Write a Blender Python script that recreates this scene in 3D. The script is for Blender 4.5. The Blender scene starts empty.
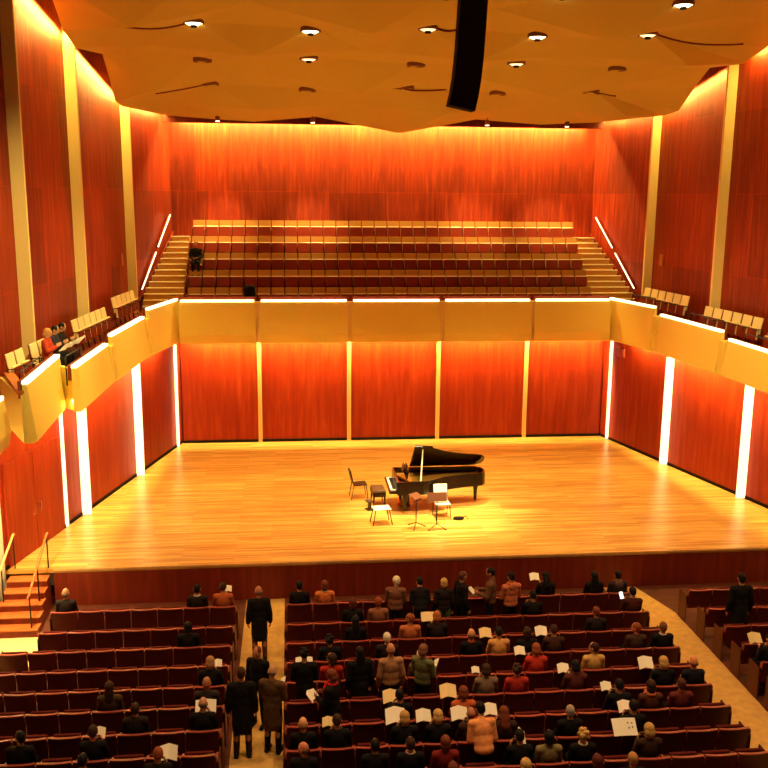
import bpy, bmesh, math, random
from mathutils import Vector, Matrix, Euler
R = random.Random(7)
C = bpy.context.scene.collection
PI = math.pi
sc = bpy.context.scene

# ------------------------------------------------------------------ materials
def new_mat(name):
    m = bpy.data.materials.new(name); m.use_nodes = True
    nt = m.node_tree
    return m, nt, nt.nodes['Principled BSDF']

def mat(name, col, rough=.6, spec=.3, metal=0, var=.0, scale=8, sheen=0, coat=0):
    m, nt, b = new_mat(name)
    b.inputs['Base Color'].default_value = (*col, 1)
    b.inputs['Roughness'].default_value = rough
    b.inputs['Specular IOR Level'].default_value = spec
    b.inputs['Metallic'].default_value = metal
    if coat: b.inputs['Coat Weight'].default_value = coat; b.inputs['Coat Roughness'].default_value = .08
    if var:
        tc = nt.nodes.new('ShaderNodeTexCoord'); n = nt.nodes.new('ShaderNodeTexNoise')
        n.inputs['Scale'].default_value = scale; n.inputs['Detail'].default_value = 4
        rp = nt.nodes.new('ShaderNodeValToRGB')
        rp.color_ramp.elements[0].position = .3; rp.color_ramp.elements[1].position = .7
        rp.color_ramp.elements[0].color = (*[c * (1 - var) for c in col], 1)
        rp.color_ramp.elements[1].color = (*[min(1, c * (1 + var)) for c in col], 1)
        nt.links.new(tc.outputs['Object'], n.inputs['Vector']); nt.links.new(n.outputs['Fac'], rp.inputs['Fac'])
        nt.links.new(rp.outputs['Color'], b.inputs['Base Color'])
    return m

def emit(name, col, s):
    m, nt, b = new_mat(name)
    b.inputs['Base Color'].default_value = (*col, 1)
    b.inputs['Emission Color'].default_value = (*col, 1)
    b.inputs['Emission Strength'].default_value = s
    return m

def wood(name, c1, c2, c3, rough=.35, scale=(5, 5, .35), seam=None, spec=.35):
    """veneer: grain streaks stretched along one axis, with optional sheet seams"""
    m, nt, b = new_mat(name)
    L = nt.links.new
    tc = nt.nodes.new('ShaderNodeTexCoord'); mp = nt.nodes.new('ShaderNodeMapping')
    mp.inputs['Scale'].default_value = scale
    n = nt.nodes.new('ShaderNodeTexNoise'); n.inputs['Scale'].default_value = 1.6; n.inputs['Detail'].default_value = 7; n.inputs['Roughness'].default_value = .62; n.inputs['Distortion'].default_value = .35
    rp = nt.nodes.new('ShaderNodeValToRGB'); e = rp.color_ramp.elements
    e[0].position = .3; e[0].color = (*c1, 1); e[1].position = .72; e[1].color = (*c3, 1)
    mid = e.new(.5); mid.color = (*c2, 1)
    L(tc.outputs['Object'], mp.inputs['Vector']); L(mp.outputs['Vector'], n.inputs['Vector']); L(n.outputs['Fac'], rp.inputs['Fac'])
    out = rp.outputs['Color']
    if seam:
        sx = nt.nodes.new('ShaderNodeSeparateXYZ'); cb = nt.nodes.new('ShaderNodeCombineXYZ')
        L(tc.outputs['Object'], sx.inputs[0]); ad = nt.nodes.new('ShaderNodeMath'); ad.operation = 'ADD'
        L(sx.outputs['X'], ad.inputs[0]); L(sx.outputs['Y'], ad.inputs[1])
        L(ad.outputs[0], cb.inputs['X']); L(sx.outputs['Z'], cb.inputs['Y'])
        br = nt.nodes.new('ShaderNodeTexBrick'); br.offset = .37; br.inputs['Scale'].default_value = 1
        br.inputs['Brick Width'].default_value = seam[0]; br.inputs['Row Height'].default_value = seam[1]
        br.inputs['Mortar Size'].default_value = .012; br.inputs['Mortar Smooth'].default_value = .6
        br.inputs['Color1'].default_value = (.72, .72, .72, 1); br.inputs['Color2'].default_value = (1.18, 1.18, 1.18, 1); br.inputs['Mortar'].default_value = (1.35, 1.35, 1.35, 1)
        L(cb.outputs[0], br.inputs['Vector'])
        mx = nt.nodes.new('ShaderNodeMix'); mx.data_type = 'RGBA'; mx.blend_type = 'MULTIPLY'; mx.inputs[0].default_value = 1
        L(out, mx.inputs[6]); L(br.outputs['Color'], mx.inputs[7]); out = mx.outputs[2]
    L(out, b.inputs['Base Color'])
    b.inputs['Roughness'].default_value = rough; b.inputs['Specular IOR Level'].default_value = spec
    return m

def stage_boards():
    m, nt, b = new_mat('stage_boards'); L = nt.links.new
    tc = nt.nodes.new('ShaderNodeTexCoord')
    br = nt.nodes.new('ShaderNodeTexBrick'); br.offset = .41
    br.inputs['Scale'].default_value = 1; br.inputs['Brick Width'].default_value = 2.3; br.inputs['Row Height'].default_value = .085
    br.inputs['Mortar Size'].default_value = .003; br.inputs['Bias'].default_value = 0
    br.inputs['Color1'].default_value = (.52, .25, .04, 1); br.inputs['Color2'].default_value = (.82, .50, .15, 1); br.inputs['Mortar'].default_value = (.36, .15, .035, 1)
    mp = nt.nodes.new('ShaderNodeMapping'); mp.inputs['Scale'].default_value = (.4, 6, 1)
    n = nt.nodes.new('ShaderNodeTexNoise'); n.inputs['Scale'].default_value = 2.2; n.inputs['Detail'].default_value = 6
    rp = nt.nodes.new('ShaderNodeValToRGB'); rp.color_ramp.elements[0].position = .3; rp.color_ramp.elements[0].color = (.66, .56, .46, 1)
    rp.color_ramp.elements[1].position = .65; rp.color_ramp.elements[1].color = (1.05, 1.05, 1.05, 1)
    mx = nt.nodes.new('ShaderNodeMix'); mx.data_type = 'RGBA'; mx.blend_type = 'MULTIPLY'; mx.inputs[0].default_value = 1
    L(tc.outputs['Object'], br.inputs['Vector']); L(tc.outputs['Object'], mp.inputs['Vector']); L(mp.outputs[0], n.inputs['Vector'])
    L(n.outputs['Fac'], rp.inputs['Fac']); L(br.outputs['Color'], mx.inputs[6]); L(rp.outputs['Color'], mx.inputs[7]); L(mx.outputs[2], b.inputs['Base Color'])
    b.inputs['Roughness'].default_value = .3; b.inputs['Specular IOR Level'].default_value = .45
    return m

M = {}
M['cherry'] = wood('cherry_veneer', (.20, .011, .001), (.29, .020, .002), (.46, .052, .004), .55, seam=(1.22, 2.6))
M['cherry_low'] = wood('cherry_panel', (.21, .0125, .002), (.275, .021, .003), (.37, .042, .005), .46, scale=(4, 4, .3), spec=.2)
M['redwood'] = wood('dark_red_wood', (.13, .012, .003), (.18, .017, .004), (.24, .026, .006), .45)
M['stepwood'] = wood('step_wood', (.36, .085, .018), (.45, .12, .026), (.55, .17, .04), .4, scale=(.6, 8, 8))
M['palewood'] = wood('pale_oak', (.62, .34, .10), (.70, .42, .14), (.78, .50, .19), .45)
M['boards'] = stage_boards()
M['fascia'] = mat('fascia_plaster', (.86, .63, .13), .62, .25, var=.05, scale=30)
M['ceil'] = mat('ceiling_plaster', (.70, .50, .10), .85, .1, var=.05, scale=40)
M['plaster'] = mat('cream_plaster', (.85, .62, .26), .7, .2, var=.04, scale=25)
M['whitewall'] = mat('white_wall', (.9, .8, .6), .7, .2)
M['dark'] = mat('black_void', (.012, .007, .005), .8, .1)
M['blackmetal'] = mat('black_metal', (.02, .012, .01), .4, .4, .5)
M['chrome'] = mat('steel', (.7, .6, .5), .25, .5, 1)
M['led'] = emit('led_strip', (1, .80, .40), 2.2)
M['fin'] = emit('lit_niche_panel', (1, .84, .5), .6)
M['lamp'] = emit('lamp_glow', (1, .84, .48), 5)
M['lampdim'] = emit('lamp_dim', (1, .75, .35), .8)
M['railglow'] = emit('rail_glow', (1, .82, .5), 1.2)
M['socket'] = mat('lamp_housing', (.25, .09, .02), .6)
M['aisle'] = mat('aisle_carpet', (.62, .36, .10), .9, .1, var=.12, scale=6)
M['underseat'] = mat('dark_floor', (.12, .03, .012), .6, .3, var=.2, scale=3)
M['seatwood'] = wood('seat_wood', (.075, .007, .004), (.095, .009, .005), (.12, .012, .006), .42)
M['seatedge'] = mat('seat_edge_wood', (.30, .055, .035), .35, .4)
M['seatred'] = mat('seat_fabric_maroon', (.09, .010, .007), .9, .1, var=.2, scale=60)
M['cream'] = mat('cream_fabric', (.36, .145, .033), .8, .2, var=.06, scale=50)
M['brightedge'] = mat('seat_edge_highlight', (.95, .85, .6), .4, .5)  # highlight on tipped seat tops put into the colour; also colours step nosings
M['chairwood'] = mat('chair_shell_redwood', (.24, .022, .007), .4, .4)
M['piano'] = mat('black_lacquer', (.010, .004, .003), .18, .35)
M['gold'] = mat('gold_iron_frame', (.62, .30, .05), .35, .5, .7)
M['ivory'] = mat('ivory_keys', (.9, .85, .72), .3, .5)
M['ebony'] = mat('ebony_keys', (.01, .008, .008), .3, .5)
M['whiteplastic'] = mat('white_shell', (.92, .88, .75), .4, .4)
M['leather'] = mat('tufted_leather', (.09, .045, .02), .45, .4)
M['standbrown'] = mat('brown_metal', (.16, .05, .02), .45, .4, .3)
M['paper'] = mat('program_paper', (.93, .86, .68), .8, .2)
M['papertan'] = mat('tan_program_paper', (.86, .66, .32), .8, .2)
M['phone'] = emit('phone_screen', (1, .93, .82), .8)
M['eye'] = mat('eye', (.02, .012, .01), .2, .5)
M['lips'] = mat('lips', (.38, .10, .07), .5, .3)
M['ink'] = mat('ink', (.05, .03, .02), .8)
M['chaircream'] = mat('light_cream_chair', (.86, .66, .34), .7, .2)
M['steptan'] = mat('tan_step_carpet', (.55, .28, .08), .9, .1)
_cm = {}
def cloth(c, rough=.85):
    k = tuple(round(x, 3) for x in c) + (rough,)
    if k not in _cm: _cm[k] = mat('cloth_%d' % len(_cm), c, rough, .15, var=.22, scale=14)
    return _cm[k]
_sm = {}
def skin(c):
    if c not in _sm: _sm[c] = mat('skin_%d' % len(_sm), c, .5, .3, var=.05, scale=10)
    return _sm[c]

# ------------------------------------------------------------------ mesh helpers
class MB:
    def __init__(s): s.b = bmesh.new()
    def hexa(s, p):   # 8 points: bottom loop 0-3 then top loop 4-7
        v = [s.b.verts.new(q) for q in p]
        for f in ((3, 2, 1, 0), (4, 5, 6, 7), (0, 1, 5, 4), (1, 2, 6, 5), (2, 3, 7, 6), (3, 0, 4, 7)): s.b.faces.new([v[i] for i in f])
        return s
    def box(s, c, d, rot=None):
        P = []
        for z in (-.5, .5):
            for x, y in ((-.5, -.5), (.5, -.5), (.5, .5), (-.5, .5)):
                q = Vector((x * d[0], y * d[1], z * d[2]))
                if rot: q = Euler(rot).to_matrix() @ q
                P.append(q + Vector(c))
        return s.hexa(P)
    def prism(s, pts, z0, z1):
        lo = [s.b.verts.new((x, y, z0)) for x, y in pts]; hi = [s.b.verts.new((x, y, z1)) for x, y in pts]
        n = len(pts)
        s.b.faces.new(lo[::-1]); s.b.faces.new(hi)
        for i in range(n): s.b.faces.new((lo[i], lo[(i + 1) % n], hi[(i + 1) % n], hi[i]))
        return s
    def extr(s, prof, f0, f1):
        """closed profile of points (u,v) mapped by f0 / f1 to 3D"""
        a = [s.b.verts.new(f0(*p)) for p in prof]; c = [s.b.verts.new(f1(*p)) for p in prof]; n = len(prof)
        s.b.faces.new(a[::-1]); s.b.faces.new(c)
        for i in range(n): s.b.faces.new((a[i], a[(i + 1) % n], c[(i + 1) % n], c[i]))
        return s
    def tube(s, path, r, n=8, r1=None):
        path = [Vector(p) for p in path]; rings = []
        for i, p in enumerate(path):
            t = (path[min(i + 1, len(path) - 1)] - path[max(i - 1, 0)]).normalized()
            up = Vector((0, 0, 1)) if abs(t.z) < .9 else Vector((1, 0, 0))
            u = t.cross(up).normalized(); w = t.cross(u)
            rr = r if r1 is None else r + (r1 - r) * i / (len(path) - 1)
            rings.append([s.b.verts.new(p + (u * math.cos(a) + w * math.sin(a)) * rr) for a in (2 * PI * k / n for k in range(n))])
        for a, b in zip(rings, rings[1:]):
            for k in range(n): s.b.faces.new((a[k], a[(k + 1) % n], b[(k + 1) % n], b[k]))
        s.b.faces.new(rings[0][::-1]); s.b.faces.new(rings[-1])
        return s
    def lathe(s, prof, c=(0, 0, 0), n=16):
        rings = [[s.b.verts.new((c[0] + r * math.cos(2 * PI * k / n), c[1] + r * math.sin(2 * PI * k / n), c[2] + z)) for k in range(n)] for r, z in prof]
        for a, b in zip(rings, rings[1:]):
            for k in range(n): s.b.faces.new((a[k], a[(k + 1) % n], b[(k + 1) % n], b[k]))
        s.b.faces.new(rings[0][::-1]); s.b.faces.new(rings[-1])
        return s
    def ell(s, c, r, rot=None, n=16):
        m = Matrix.Translation(c)
        if rot: m = m @ Euler(rot).to_matrix().to_4x4()
        m = m @ Matrix.Diagonal((*r, 1))
        bmesh.ops.create_uvsphere(s.b, u_segments=n, v_segments=max(8, n * 2 // 3), radius=1, matrix=m)
        return s
    def cap(s, a, b, r0, r1, n=12):
        a = Vector(a); b = Vector(b)
        s.ell(a, (r0,) * 3, n=n); s.ell(b, (r1,) * 3, n=n)
        if (b - a).length > 1e-5: s.tube([a, b], r0, n, r1)
        return s
    def mesh(s, name, smooth=False):
        bmesh.ops.recalc_face_normals(s.b, faces=s.b.faces[:])
        me = bpy.data.meshes.new(name); s.b.to_mesh(me); s.b.free()
        if smooth:
            for p in me.polygons: p.use_smooth = True
        return me

def link(name, me, m=None, parent=None, mw=None):
    o = bpy.data.objects.new(name, me); C.objects.link(o)
    if m is not None:
        if me.materials: 
            o.material_slots[0].link = 'OBJECT'; o.material_slots[0].material = m
        else:
            me.materials.append(m)
    if parent is not None: o.parent = parent
    if mw is not None: o.matrix_local = mw
    return o
def obj(name, mb, m, parent=None, smooth=False, bevel=0):
    o = link(name, mb.mesh(name, smooth), m, parent)
    if bevel:
        md = o.modifiers.new('bevel', 'BEVEL'); md.width = bevel; md.segments = 2; md.limit_method = 'ANGLE'
    return o
def tag(o, label, cat, group=None, kind=None):
    o['label'] = label; o['category'] = cat
    if group: o['group'] = group
    if kind: o['kind'] = kind
    return o
def struct(name, mb, m, label=None, parent=None, smooth=False):
    o = obj(name, mb, m, parent, smooth)
    if parent is None:
        o['kind'] = 'structure'
        if label: o['label'] = label; o['category'] = name.split('_')[0]
    return o
def thing(name, label, cat, loc=(0, 0, 0), rz=0, group=None):
    o = bpy.data.objects.new(name, None); C.objects.link(o); o.empty_display_size = .1
    o.location = loc; o.rotation_euler = (0, 0, rz)
    return tag(o, label, cat, group)
def dup(root, loc, rz, label, group=None):
    r = root.copy(); C.objects.link(r); r.location = loc; r.rotation_euler = (0, 0, rz); r['label'] = label
    if group: r['group'] = group
    for ch in list(root.children):
        c = ch.copy(); C.objects.link(c); c.parent = r
        for g in ch.children:
            d = g.copy(); C.objects.link(d); d.parent = c
    return r
ORD = 'first second third fourth fifth sixth seventh eighth ninth tenth eleventh twelfth thirteenth fourteenth fifteenth sixteenth seventeenth eighteenth nineteenth twentieth'.split()
ORD += ['twenty-' + w for w in ORD[:9]] + ['thirtieth']

# ------------------------------------------------------------------ hall dimensions (metres; z = 0 is the stalls floor)
ST = 1.0                       # stage height
YS = 22.65                     # stage front
YB = 34.75                     # wall at the back of the stage
def lowx(y): return 8.27 + .248 * (34.3 - y)        # splayed lower side walls
def upx(y): return 9.93 + .09 * (35 - y) if y < 35 else 9.93 - .29 * (y - 35)
ROWS = [20.4, 19.35, 18.45, 17.6, 16.8, 16.05, 15.25, 14.5, 13.75, 13.0]

# floors
struct('floor', MB().box((0, 12, -.05), (26, 24, .1)), M['underseat'], 'dark floor of the stalls under the seat rows')
o = obj('aisle_floor', MB().prism([(-5.22, 8), (-4.24, 8), (-4.24, 22.63), (-5.22, 22.63)], .001, .006), M['aisle']); tag(o, 'tan carpet of the aisle where people stand', 'carpet', kind='structure')
o = obj('aisle_floor', MB().prism([(4.26, 8), (5.55, 8), (5.55, 21.0), (5.1, 22.63), (4.24, 22.63)], .001, .006), M['aisle']); tag(o, 'tan carpet of the empty aisle', 'carpet', kind='structure')
o = obj('aisle_floor', MB().prism([(-12.0, 8), (-10.35, 8), (-10.1, 18), (-9.55, 21.2), (-12, 21.2)], .001, .006), M['plaster']); tag(o, 'pale side floor at the foot of the stage steps', 'carpet', kind='structure')
# stage
struct('stage_floor', MB().prism([(-lowx(YS), YS), (lowx(YS), YS), (8.28, 34.3), (8.1, YB + .1), (-8.1, YB + .1), (-8.28, 34.3)], .9, ST), M['boards'], 'polished pale board floor of the stage')
struct('wall_stage', MB().box((.6, YS + .06, .448), (21.2, .1, .894)), M['redwood'], 'dark red wooden front of the stage')
struct('trim_stage', MB().box((.6, YS - .005, .975), (21.2, .03, .05)), M['palewood'], 'pale edge strip along the stage front')

# walls: lower back wall with five panels
for i, (x0, x1) in enumerate(((-8.1, -5.25), (-5.15, -1.87), (-1.77, 1.56), (1.66, 5.0), (5.1, 8.1))):
    struct('wall_back_panel', MB().box(((x0 + x1) / 2, YB + .05, 3.12), (x1 - x0, .1, 4.24)), M['cherry_low'], 'cherry panel behind the stage, %s from the steps side' % ORD[i])
for i, x in enumerate((-5.2, -1.82, 1.61, 5.05)):
    struct('trim_%d' % (i + 1), MB().box((x, YB - .02, 3.1), (.15, .08, 4.2)), M['palewood'], 'pale upright strip between stage back panels, %s from the steps side' % ORD[i])
struct('baseboard_back', MB().box((0, YB - .03, 1.05), (16.2, .05, .1)), M['dark'])
def sidewall(s, nm):
    def pt(y, off=0): return (s * (lowx(y) + off), y)
    b = MB().prism([pt(34.9), pt(YS), pt(YS, .15), pt(34.9, .15)], 0, 5.24)
    struct('wall_%s_lower' % nm, b, M['cherry_low'], 'cherry panelled side wall of the stage, %s' % ('steps side' if s < 0 else 'far from the steps'))
    b = MB().prism([pt(34.9, -.03), pt(YS, -.03), pt(YS, -.002), pt(34.9, -.002)], ST, ST + .1)
    struct('baseboard_%s' % nm, b, M['dark'])
    # stalls side wall in front of the stage
    struct('wall_%s_stalls' % nm, MB().prism([pt(YS), (s * 12.6, 6), (s * 12.8, 6), pt(YS, .2)], 0, 5.2), M['whitewall'], 'pale plaster wall beside the stalls')
    # upper wall, cherry
    P = [(s * upx(39), 39), (s * upx(35), 35), (s * upx(8), 8)]; Q = [(s * (upx(8) + .15), 8), (s * (upx(35) + .15), 35), (s * (upx(39) + .15), 39.0)]
    struct('wall_%s_upper' % nm, MB().prism(P + Q, 5.2, 17), M['cherry'], 'tall cherry wall above the balcony, %s' % ('steps side' if s < 0 else 'far from the steps'))
    # cream fins on the upper wall
    for i, y in enumerate((35, 29.1 if s < 0 else 30.0, 24.5)):
        x = s * (upx(y) - .14)
        struct('trim_upper_%s' % nm, MB().box((x, y, 11), (.36, .13, 11.6)), M['plaster'], 'cream upright fin on the upper wall, %s from the stage back' % ORD[i])
    # luminous fins on the stage side walls
    for i, y in enumerate((30.6, 26.75, 25.75)):
        w = .25 if i < 2 else .07
        if i == 2 and s > 0: continue
        x = s * (lowx(y) - w / 2 - .002)
        f = struct('trim_lit_%s' % nm, MB().box((x, y, 2.93), (w, .12, 3.82)), M['fin'], 'glowing white upright panel on the stage wall, %s from the back' % ORD[i])
    f = struct('trim_lit_%s' % nm, MB().box((s * (lowx(34.2) - .06), 34.2, 2.95), (.1, .08, 3.85)), M['fin'], 'thin glowing strip at the stage back corner')
sidewall(-1, 'left'); sidewall(1, 'right')
struct('wall_back_upper', MB().box((0, 39.08, 11.5), (17.6, .16, 11)), M['cherry'], 'tall cherry wall behind the choir seats')
# doors on the steps-side stage wall
def door(name, y0, y1, s, label, hy):
    def pt(y, off): return (s * (lowx(y) - off), y)
    d = obj(name, MB().prism([pt(y0, .06), pt(y1, .06), pt(y1, .004), pt(y0, .004)], 1.012, 3.7), M['cherry_low']); tag(d, label, 'door', kind='structure')
    hx = s * (lowx(hy) - .12)
    obj('door_handle', MB().tube([(s * (lowx(hy) - .07), hy, 2.0), (hx, hy, 2.0), (hx, hy, 2.25), (s * (lowx(hy) - .07), hy, 2.25)], .018), M['chrome'], d)
door('door_1', 22.8, 24.12, -1, 'cherry stage door leaf beside the steps', 24.0)
door('door_2', 24.16, 25.55, -1, 'cherry stage door leaf beside the glowing strip', 24.28)
door('door_3', 24.0, 25.6, 1, 'cherry stage door with handle opposite the steps', 25.45)

# ------------------------------------------------------------------ balcony: floors, parapets with light ledges
# bay: (far point x, y) (near point x, y), top z, floor z
BAYS = [((8.1, 34.5), (8.72, 31.45), 6.45, 5.95), ((8.82, 31.2), (9.12, 27.05), 6.22, 5.75), ((9.18, 26.75), (9.28, 23.1), 6.02, 5.58), ((9.78, 23.7), (9.62, 20.1), 6.22, 5.58)]
WASH = []
def parapet(a, b, top, nm, label, inward, bot=4.93, cant=.14, lower=.32, light=True, up=.06, wash=0, th=.22, w0=0):
    """a, b ends of the upper face; 'inward' unit vector into the hall"""
    n = Vector((inward[0], inward[1], 0)).normalized(); A = Vector((a[0], a[1], 0)); B = Vector((b[0], b[1], 0))
    prof = [(0, top), (0, top - .02), (cant * .75, bot + lower), (cant * .3, bot), (-th, bot), (-min(th, .16), top)]
    f = lambda P: (lambda u, z: P + n * u + Vector((0, 0, z)))
    t = obj('wall_balcony', MB().extr(prof, f(A), f(B)), M['fascia']); tag(t, label, 'balcony front', 'balcony front panels', kind='structure')
    if light:
        d = (B - A).normalized()
        A2 = A + d * .06; B2 = B - d * .06
        s = obj('light_strip', MB().extr([(.014, top + .004), (.014, top + .07), (-.11, top + .07), (-.11, top + .004)], f(A2), f(B2)), M['led'], t)
        s['label'] = 'glowing white light ledge'
        obj('ledge_rail', MB().extr([(-.115, top - .3), (-.115, top + .02 + up), (-.19, top + .02 + up), (-.19, top - .3)], f(A), f(B)), M['redwood'], t)
    if wash: WASH.append((A.lerp(B, w0) - n * (th + .035) + Vector((0, 0, bot + .28)), B - n * (th + .035) + Vector((0, 0, bot + .28)), wash))
    return t
XS = (-8.02, -5.2, -1.83, 1.6, 5.03, 8.02)
for i in range(5):
    a, b = XS[i] + (.07 if i else 0), XS[i + 1] - (.07 if i < 4 else 0)
    parapet((a, 34.0), (b, 34.0), 6.44, 'back', 'cream balcony front panel under the choir, %s from the steps side' % ORD[i], (0, -1), up=.15, wash=110)
    if i < 4:
        o = obj('trim_joint', MB().box((XS[i + 1], 34.09, 5.69), (.16, .16, 1.5)), M['plaster']); tag(o, 'pale joint post between choir balcony panels, %s from the steps side' % ORD[i], 'post', kind='structure')
for s in (-1, 1):
    side = 'steps side' if s < 0 else 'far side'
    for i, (a, b, top, fl) in enumerate(BAYS):
        A = (s * a[0], a[1]); B = (s * b[0], b[1])
        d = Vector((B[0] - A[0], B[1] - A[1])); nv = Vector((-d.y, d.x)) * (1 if (-d.y) * s < 0 else -1)
        parapet(A, B, top, 'side', 'cream balcony front panel on the %s, %s from the choir' % (side, ORD[i]), nv, lower=.05, cant=.2, wash=(80, 140, 80, 40)[i], th=.10, w0=(.55, 0, 0, 0)[i])
        # return face that closes the step to the next bay
        if i < 3:
            nx = BAYS[i + 1][0]; t2 = min(top, BAYS[i + 1][2]) - .03
            o = obj('wall_balcony_return', MB().prism([(s * (b[0] - .08), b[1]), (s * (nx[0] - .10), nx[1]), (s * (nx[0] + .15), nx[1] + .08), (s * (b[0] + .15), b[1] + .1)], 4.95, t2), M['fascia'])
            tag(o, 'cream return face of the balcony, %s, after panel %s' % (side, ORD[i]), 'balcony front', kind='structure')
        # floor of the bay
        y0 = a[1] if i else 35.6
        yn = BAYS[i + 1][0][1] if i < 3 else b[1]
        xa = (a[0] if i else 7.95)
        if i == 3: fp = [(9.93, 23.6), (9.78, 20.3), (10.72, 22.2), (upx(22.2), 22.2), (upx(23.6), 23.6)]
        else: fp = None
        struct('balcony_floor', MB().prism([(s * px, py) for px, py in fp] if fp else [(s * (xa + .16), y0), (s * (b[0] + .16), yn), (s * upx(yn), yn), (s * upx(y0), y0)], fl - .12, fl), M['redwood'], 'balcony floor of the %s box, %s' % (ORD[i], side))
    P = [(8.2, 34.9), (8.80, 31.45), (9.20, 27), (9.36, 23.8), (9.88, 23.7), (9.72, 20.3), (10.74, 22.25), (11.15, YS), (8.5, 34.9)]
    struct('ceiling_balcony', MB().prism([(s * x, y) for x, y in P], 5.25, 5.33), M['redwood'], 'dark underside of the side balcony, ' + side)
struct('ceiling_balcony_back', MB().box((0, 34.5, 5.29), (16.3, .7, .08)), M['redwood'])
# near end of the balcony beyond the fourth box (only its edge shows)
parapet((-10.08, 20.0), (-9.9, 16), 5.95, 'side', 'cream balcony front panel beyond the ledge on the steps side', (1, .06), th=.1)
o = obj('wall_balcony_return', MB().prism([(-9.66, 20.12), (-9.74, 20.04), (-10.82, 22.2), (-10.74, 22.28)], 4.95, 6.0), M['fascia']); tag(o, 'cream return face of the balcony below the wooden ledge', 'balcony front', kind='structure')
o = obj('trim_ledge', MB().prism([(-9.62, 20.12), (-9.82, 20.05), (-10.75, 22.3), (-10.55, 22.4)], 6.02, 6.1), M['stepwood']); tag(o, 'reddish wooden ledge closing the end of the last balcony box', 'ledge', kind='structure')

# ------------------------------------------------------------------ choir terrace
CR = [(35.6, 5.94), (36.3, 6.55), (37.0, 7.16), (37.7, 7.77), (38.4, 8.38)]     # back of the seats y, floor z
for i, (y, z) in enumerate(CR):
    y0 = y - .62
    struct('choir_floor', MB().prism([(-7.98, y0), (7.78, y0), (7.78, 38.98), (-7.98, 38.98)], z - (.6 if i else .14), z), M['redwood'], 'dark step of the choir terrace, %s from the bottom' % ORD[i])
for s in (-1, 1):
    side = 'steps side' if s < 0 else 'far side'
    t = thing('terrace_stair', 'tan carpeted stair with bright step edges beside the choir seats, ' + side, 'stair', (0, 0, 0), 0, 'choir stairs')
    for j in range(13):
        z = 6.15 + .2035 * j; y = 35.15 + .2767 * j
        x0, x1 = (7.82, upx(y + .15) - .14) if s > 0 else (8.02, upx(y + .15) - .14)
        x1 = min(x1, 9.5)
        y1 = 38.94 if j == 12 else y + .32
        o = obj('step', MB().box((s * (x0 + x1) / 2, (y + y1) / 2 + .02, z - .11), (x1 - x0, y1 - y, .2)), M['steptan'], t)
        obj('step_nosing', MB().box((s * (x0 + x1) / 2, y - .0, z + .008), (x1 - x0 - .04, .10, .035)), M['brightedge'], o)
    pts = [(35.1, 5.2), (35.1, 5.97), (38.94, 8.78), (38.94, 5.2)]
    f0 = lambda y, z: Vector((s * (upx(y) - .03), y, z)); f1 = lambda y, z: Vector((s * (upx(y) - .12), y, z))
    obj('stringer', MB().extr(pts, f0, f1), M['cherry_low'], t)
    for k, (ya, yb) in enumerate(((35.75, 37.08), (37.28, 38.5))):
        za, zb = 6.72 + (ya - 35.75) * .985, 6.72 + (yb - 35.75) * .985
        A = Vector((s * (upx(ya) - .10), ya, za)); B = Vector((s * (upx(yb) - .10), yb, zb))
        t = tag(obj('stair_handrail', MB().tube([A, B], .04), M['cherry_low'], smooth=True), '%s glowing handrail on the wall by the terrace stair, %s' % ('lower' if k == 0 else 'upper', side), 'handrail', 'glowing handrails')
        q = Vector((-s * .06, -.02, .02))
        obj('glow_strip', MB().tube([A + q, B + q], .024), M['railglow'], t)

# ------------------------------------------------------------------ ceiling of folded plaster panels
def cz(y): return 13.27 + .21 * (35 - y)
rows = []
ys = [36.3, 34.2, 32.9, 31.6, 30.35, 29.05, 27.8, 26.55, 25.3, 24.0, 22.7, 21.4, 20.1, 17, 13, 8]
for k, y in enumerate(ys):
    if k == 0:
        rows.append([Vector(p) for p in ((-8.45, 36.2, 13.1), (-5.3, 36.3, 12.93), (-2.95, 36.2, 13.14), (.25, 36.8, 12.62), (3.1, 36.2, 13.14), (5.6, 36.1, 12.98), (7.9, 36.1, 13.1))]); continue
    ex, ez = {34.2: (9.72, 13.22), 32.9: (9.72, 13.27), 31.6: (9.66, 13.9), 30.35: (9.6, 14.40), 29.05: (10.1, 14.37), 27.8: (10.15, 14.65), 26.55: (10.1, 15.2), 25.3: (9.98, 15.5), 24.0: (10.4, 15.5)}.get(y, (upx(y) - .32, cz(y)))
    r = [Vector((-ex, y, ez))]
    xs = [-6.6, -3.3, 0, 3.3, 6.6] if k % 2 == 0 else [-8.2, -4.95, -1.65, 1.65, 4.95, 8.2]
    for i, x in enumerate(xs):
        dz = (.20 if (i + k // 2) % 2 else .06) if k % 2 == 0 else (-.36 if (i + k // 2) % 2 else .10)
        yy = y + (0 if k % 2 == 0 else (.35 if (i + k) % 2 else -.3))
        r.append(Vector((x, yy, cz(yy) + dz)))
    r.append(Vector((ex, y, ez))); rows.append(r)
bm = MB()
V = [[bm.b.verts.new(p) for p in r] for r in rows]
for a, b in zip(V, V[1:]):
    i = j = 0
    while i < len(a) - 1 or j < len(b) - 1:
        if j == len(b) - 1 or (i < len(a) - 1 and a[i + 1].co.x <= b[j + 1].co.x): bm.b.faces.new((a[i], a[i + 1], b[j])); i += 1
        else: bm.b.faces.new((a[i], b[j + 1], b[j])); j += 1
from mathutils.bvhtree import BVHTree
CBVH = BVHTree.FromBMesh(bm.b)
def cray(x, y):
    h = CBVH.ray_cast(Vector((x, y, 5)), Vector((0, 0, 1)))[0]
    return h.z if h else cz(y)
ce = struct('ceiling', bm, M['ceil'], 'folded ochre plaster ceiling of faceted panels')
md = ce.modifiers.new('thick', 'SOLIDIFY'); md.thickness = .06; md.offset = 1
struct('ceiling_slab', MB().box((0, 21, 17.05), (28, 38, .1)), M['dark'])
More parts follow.
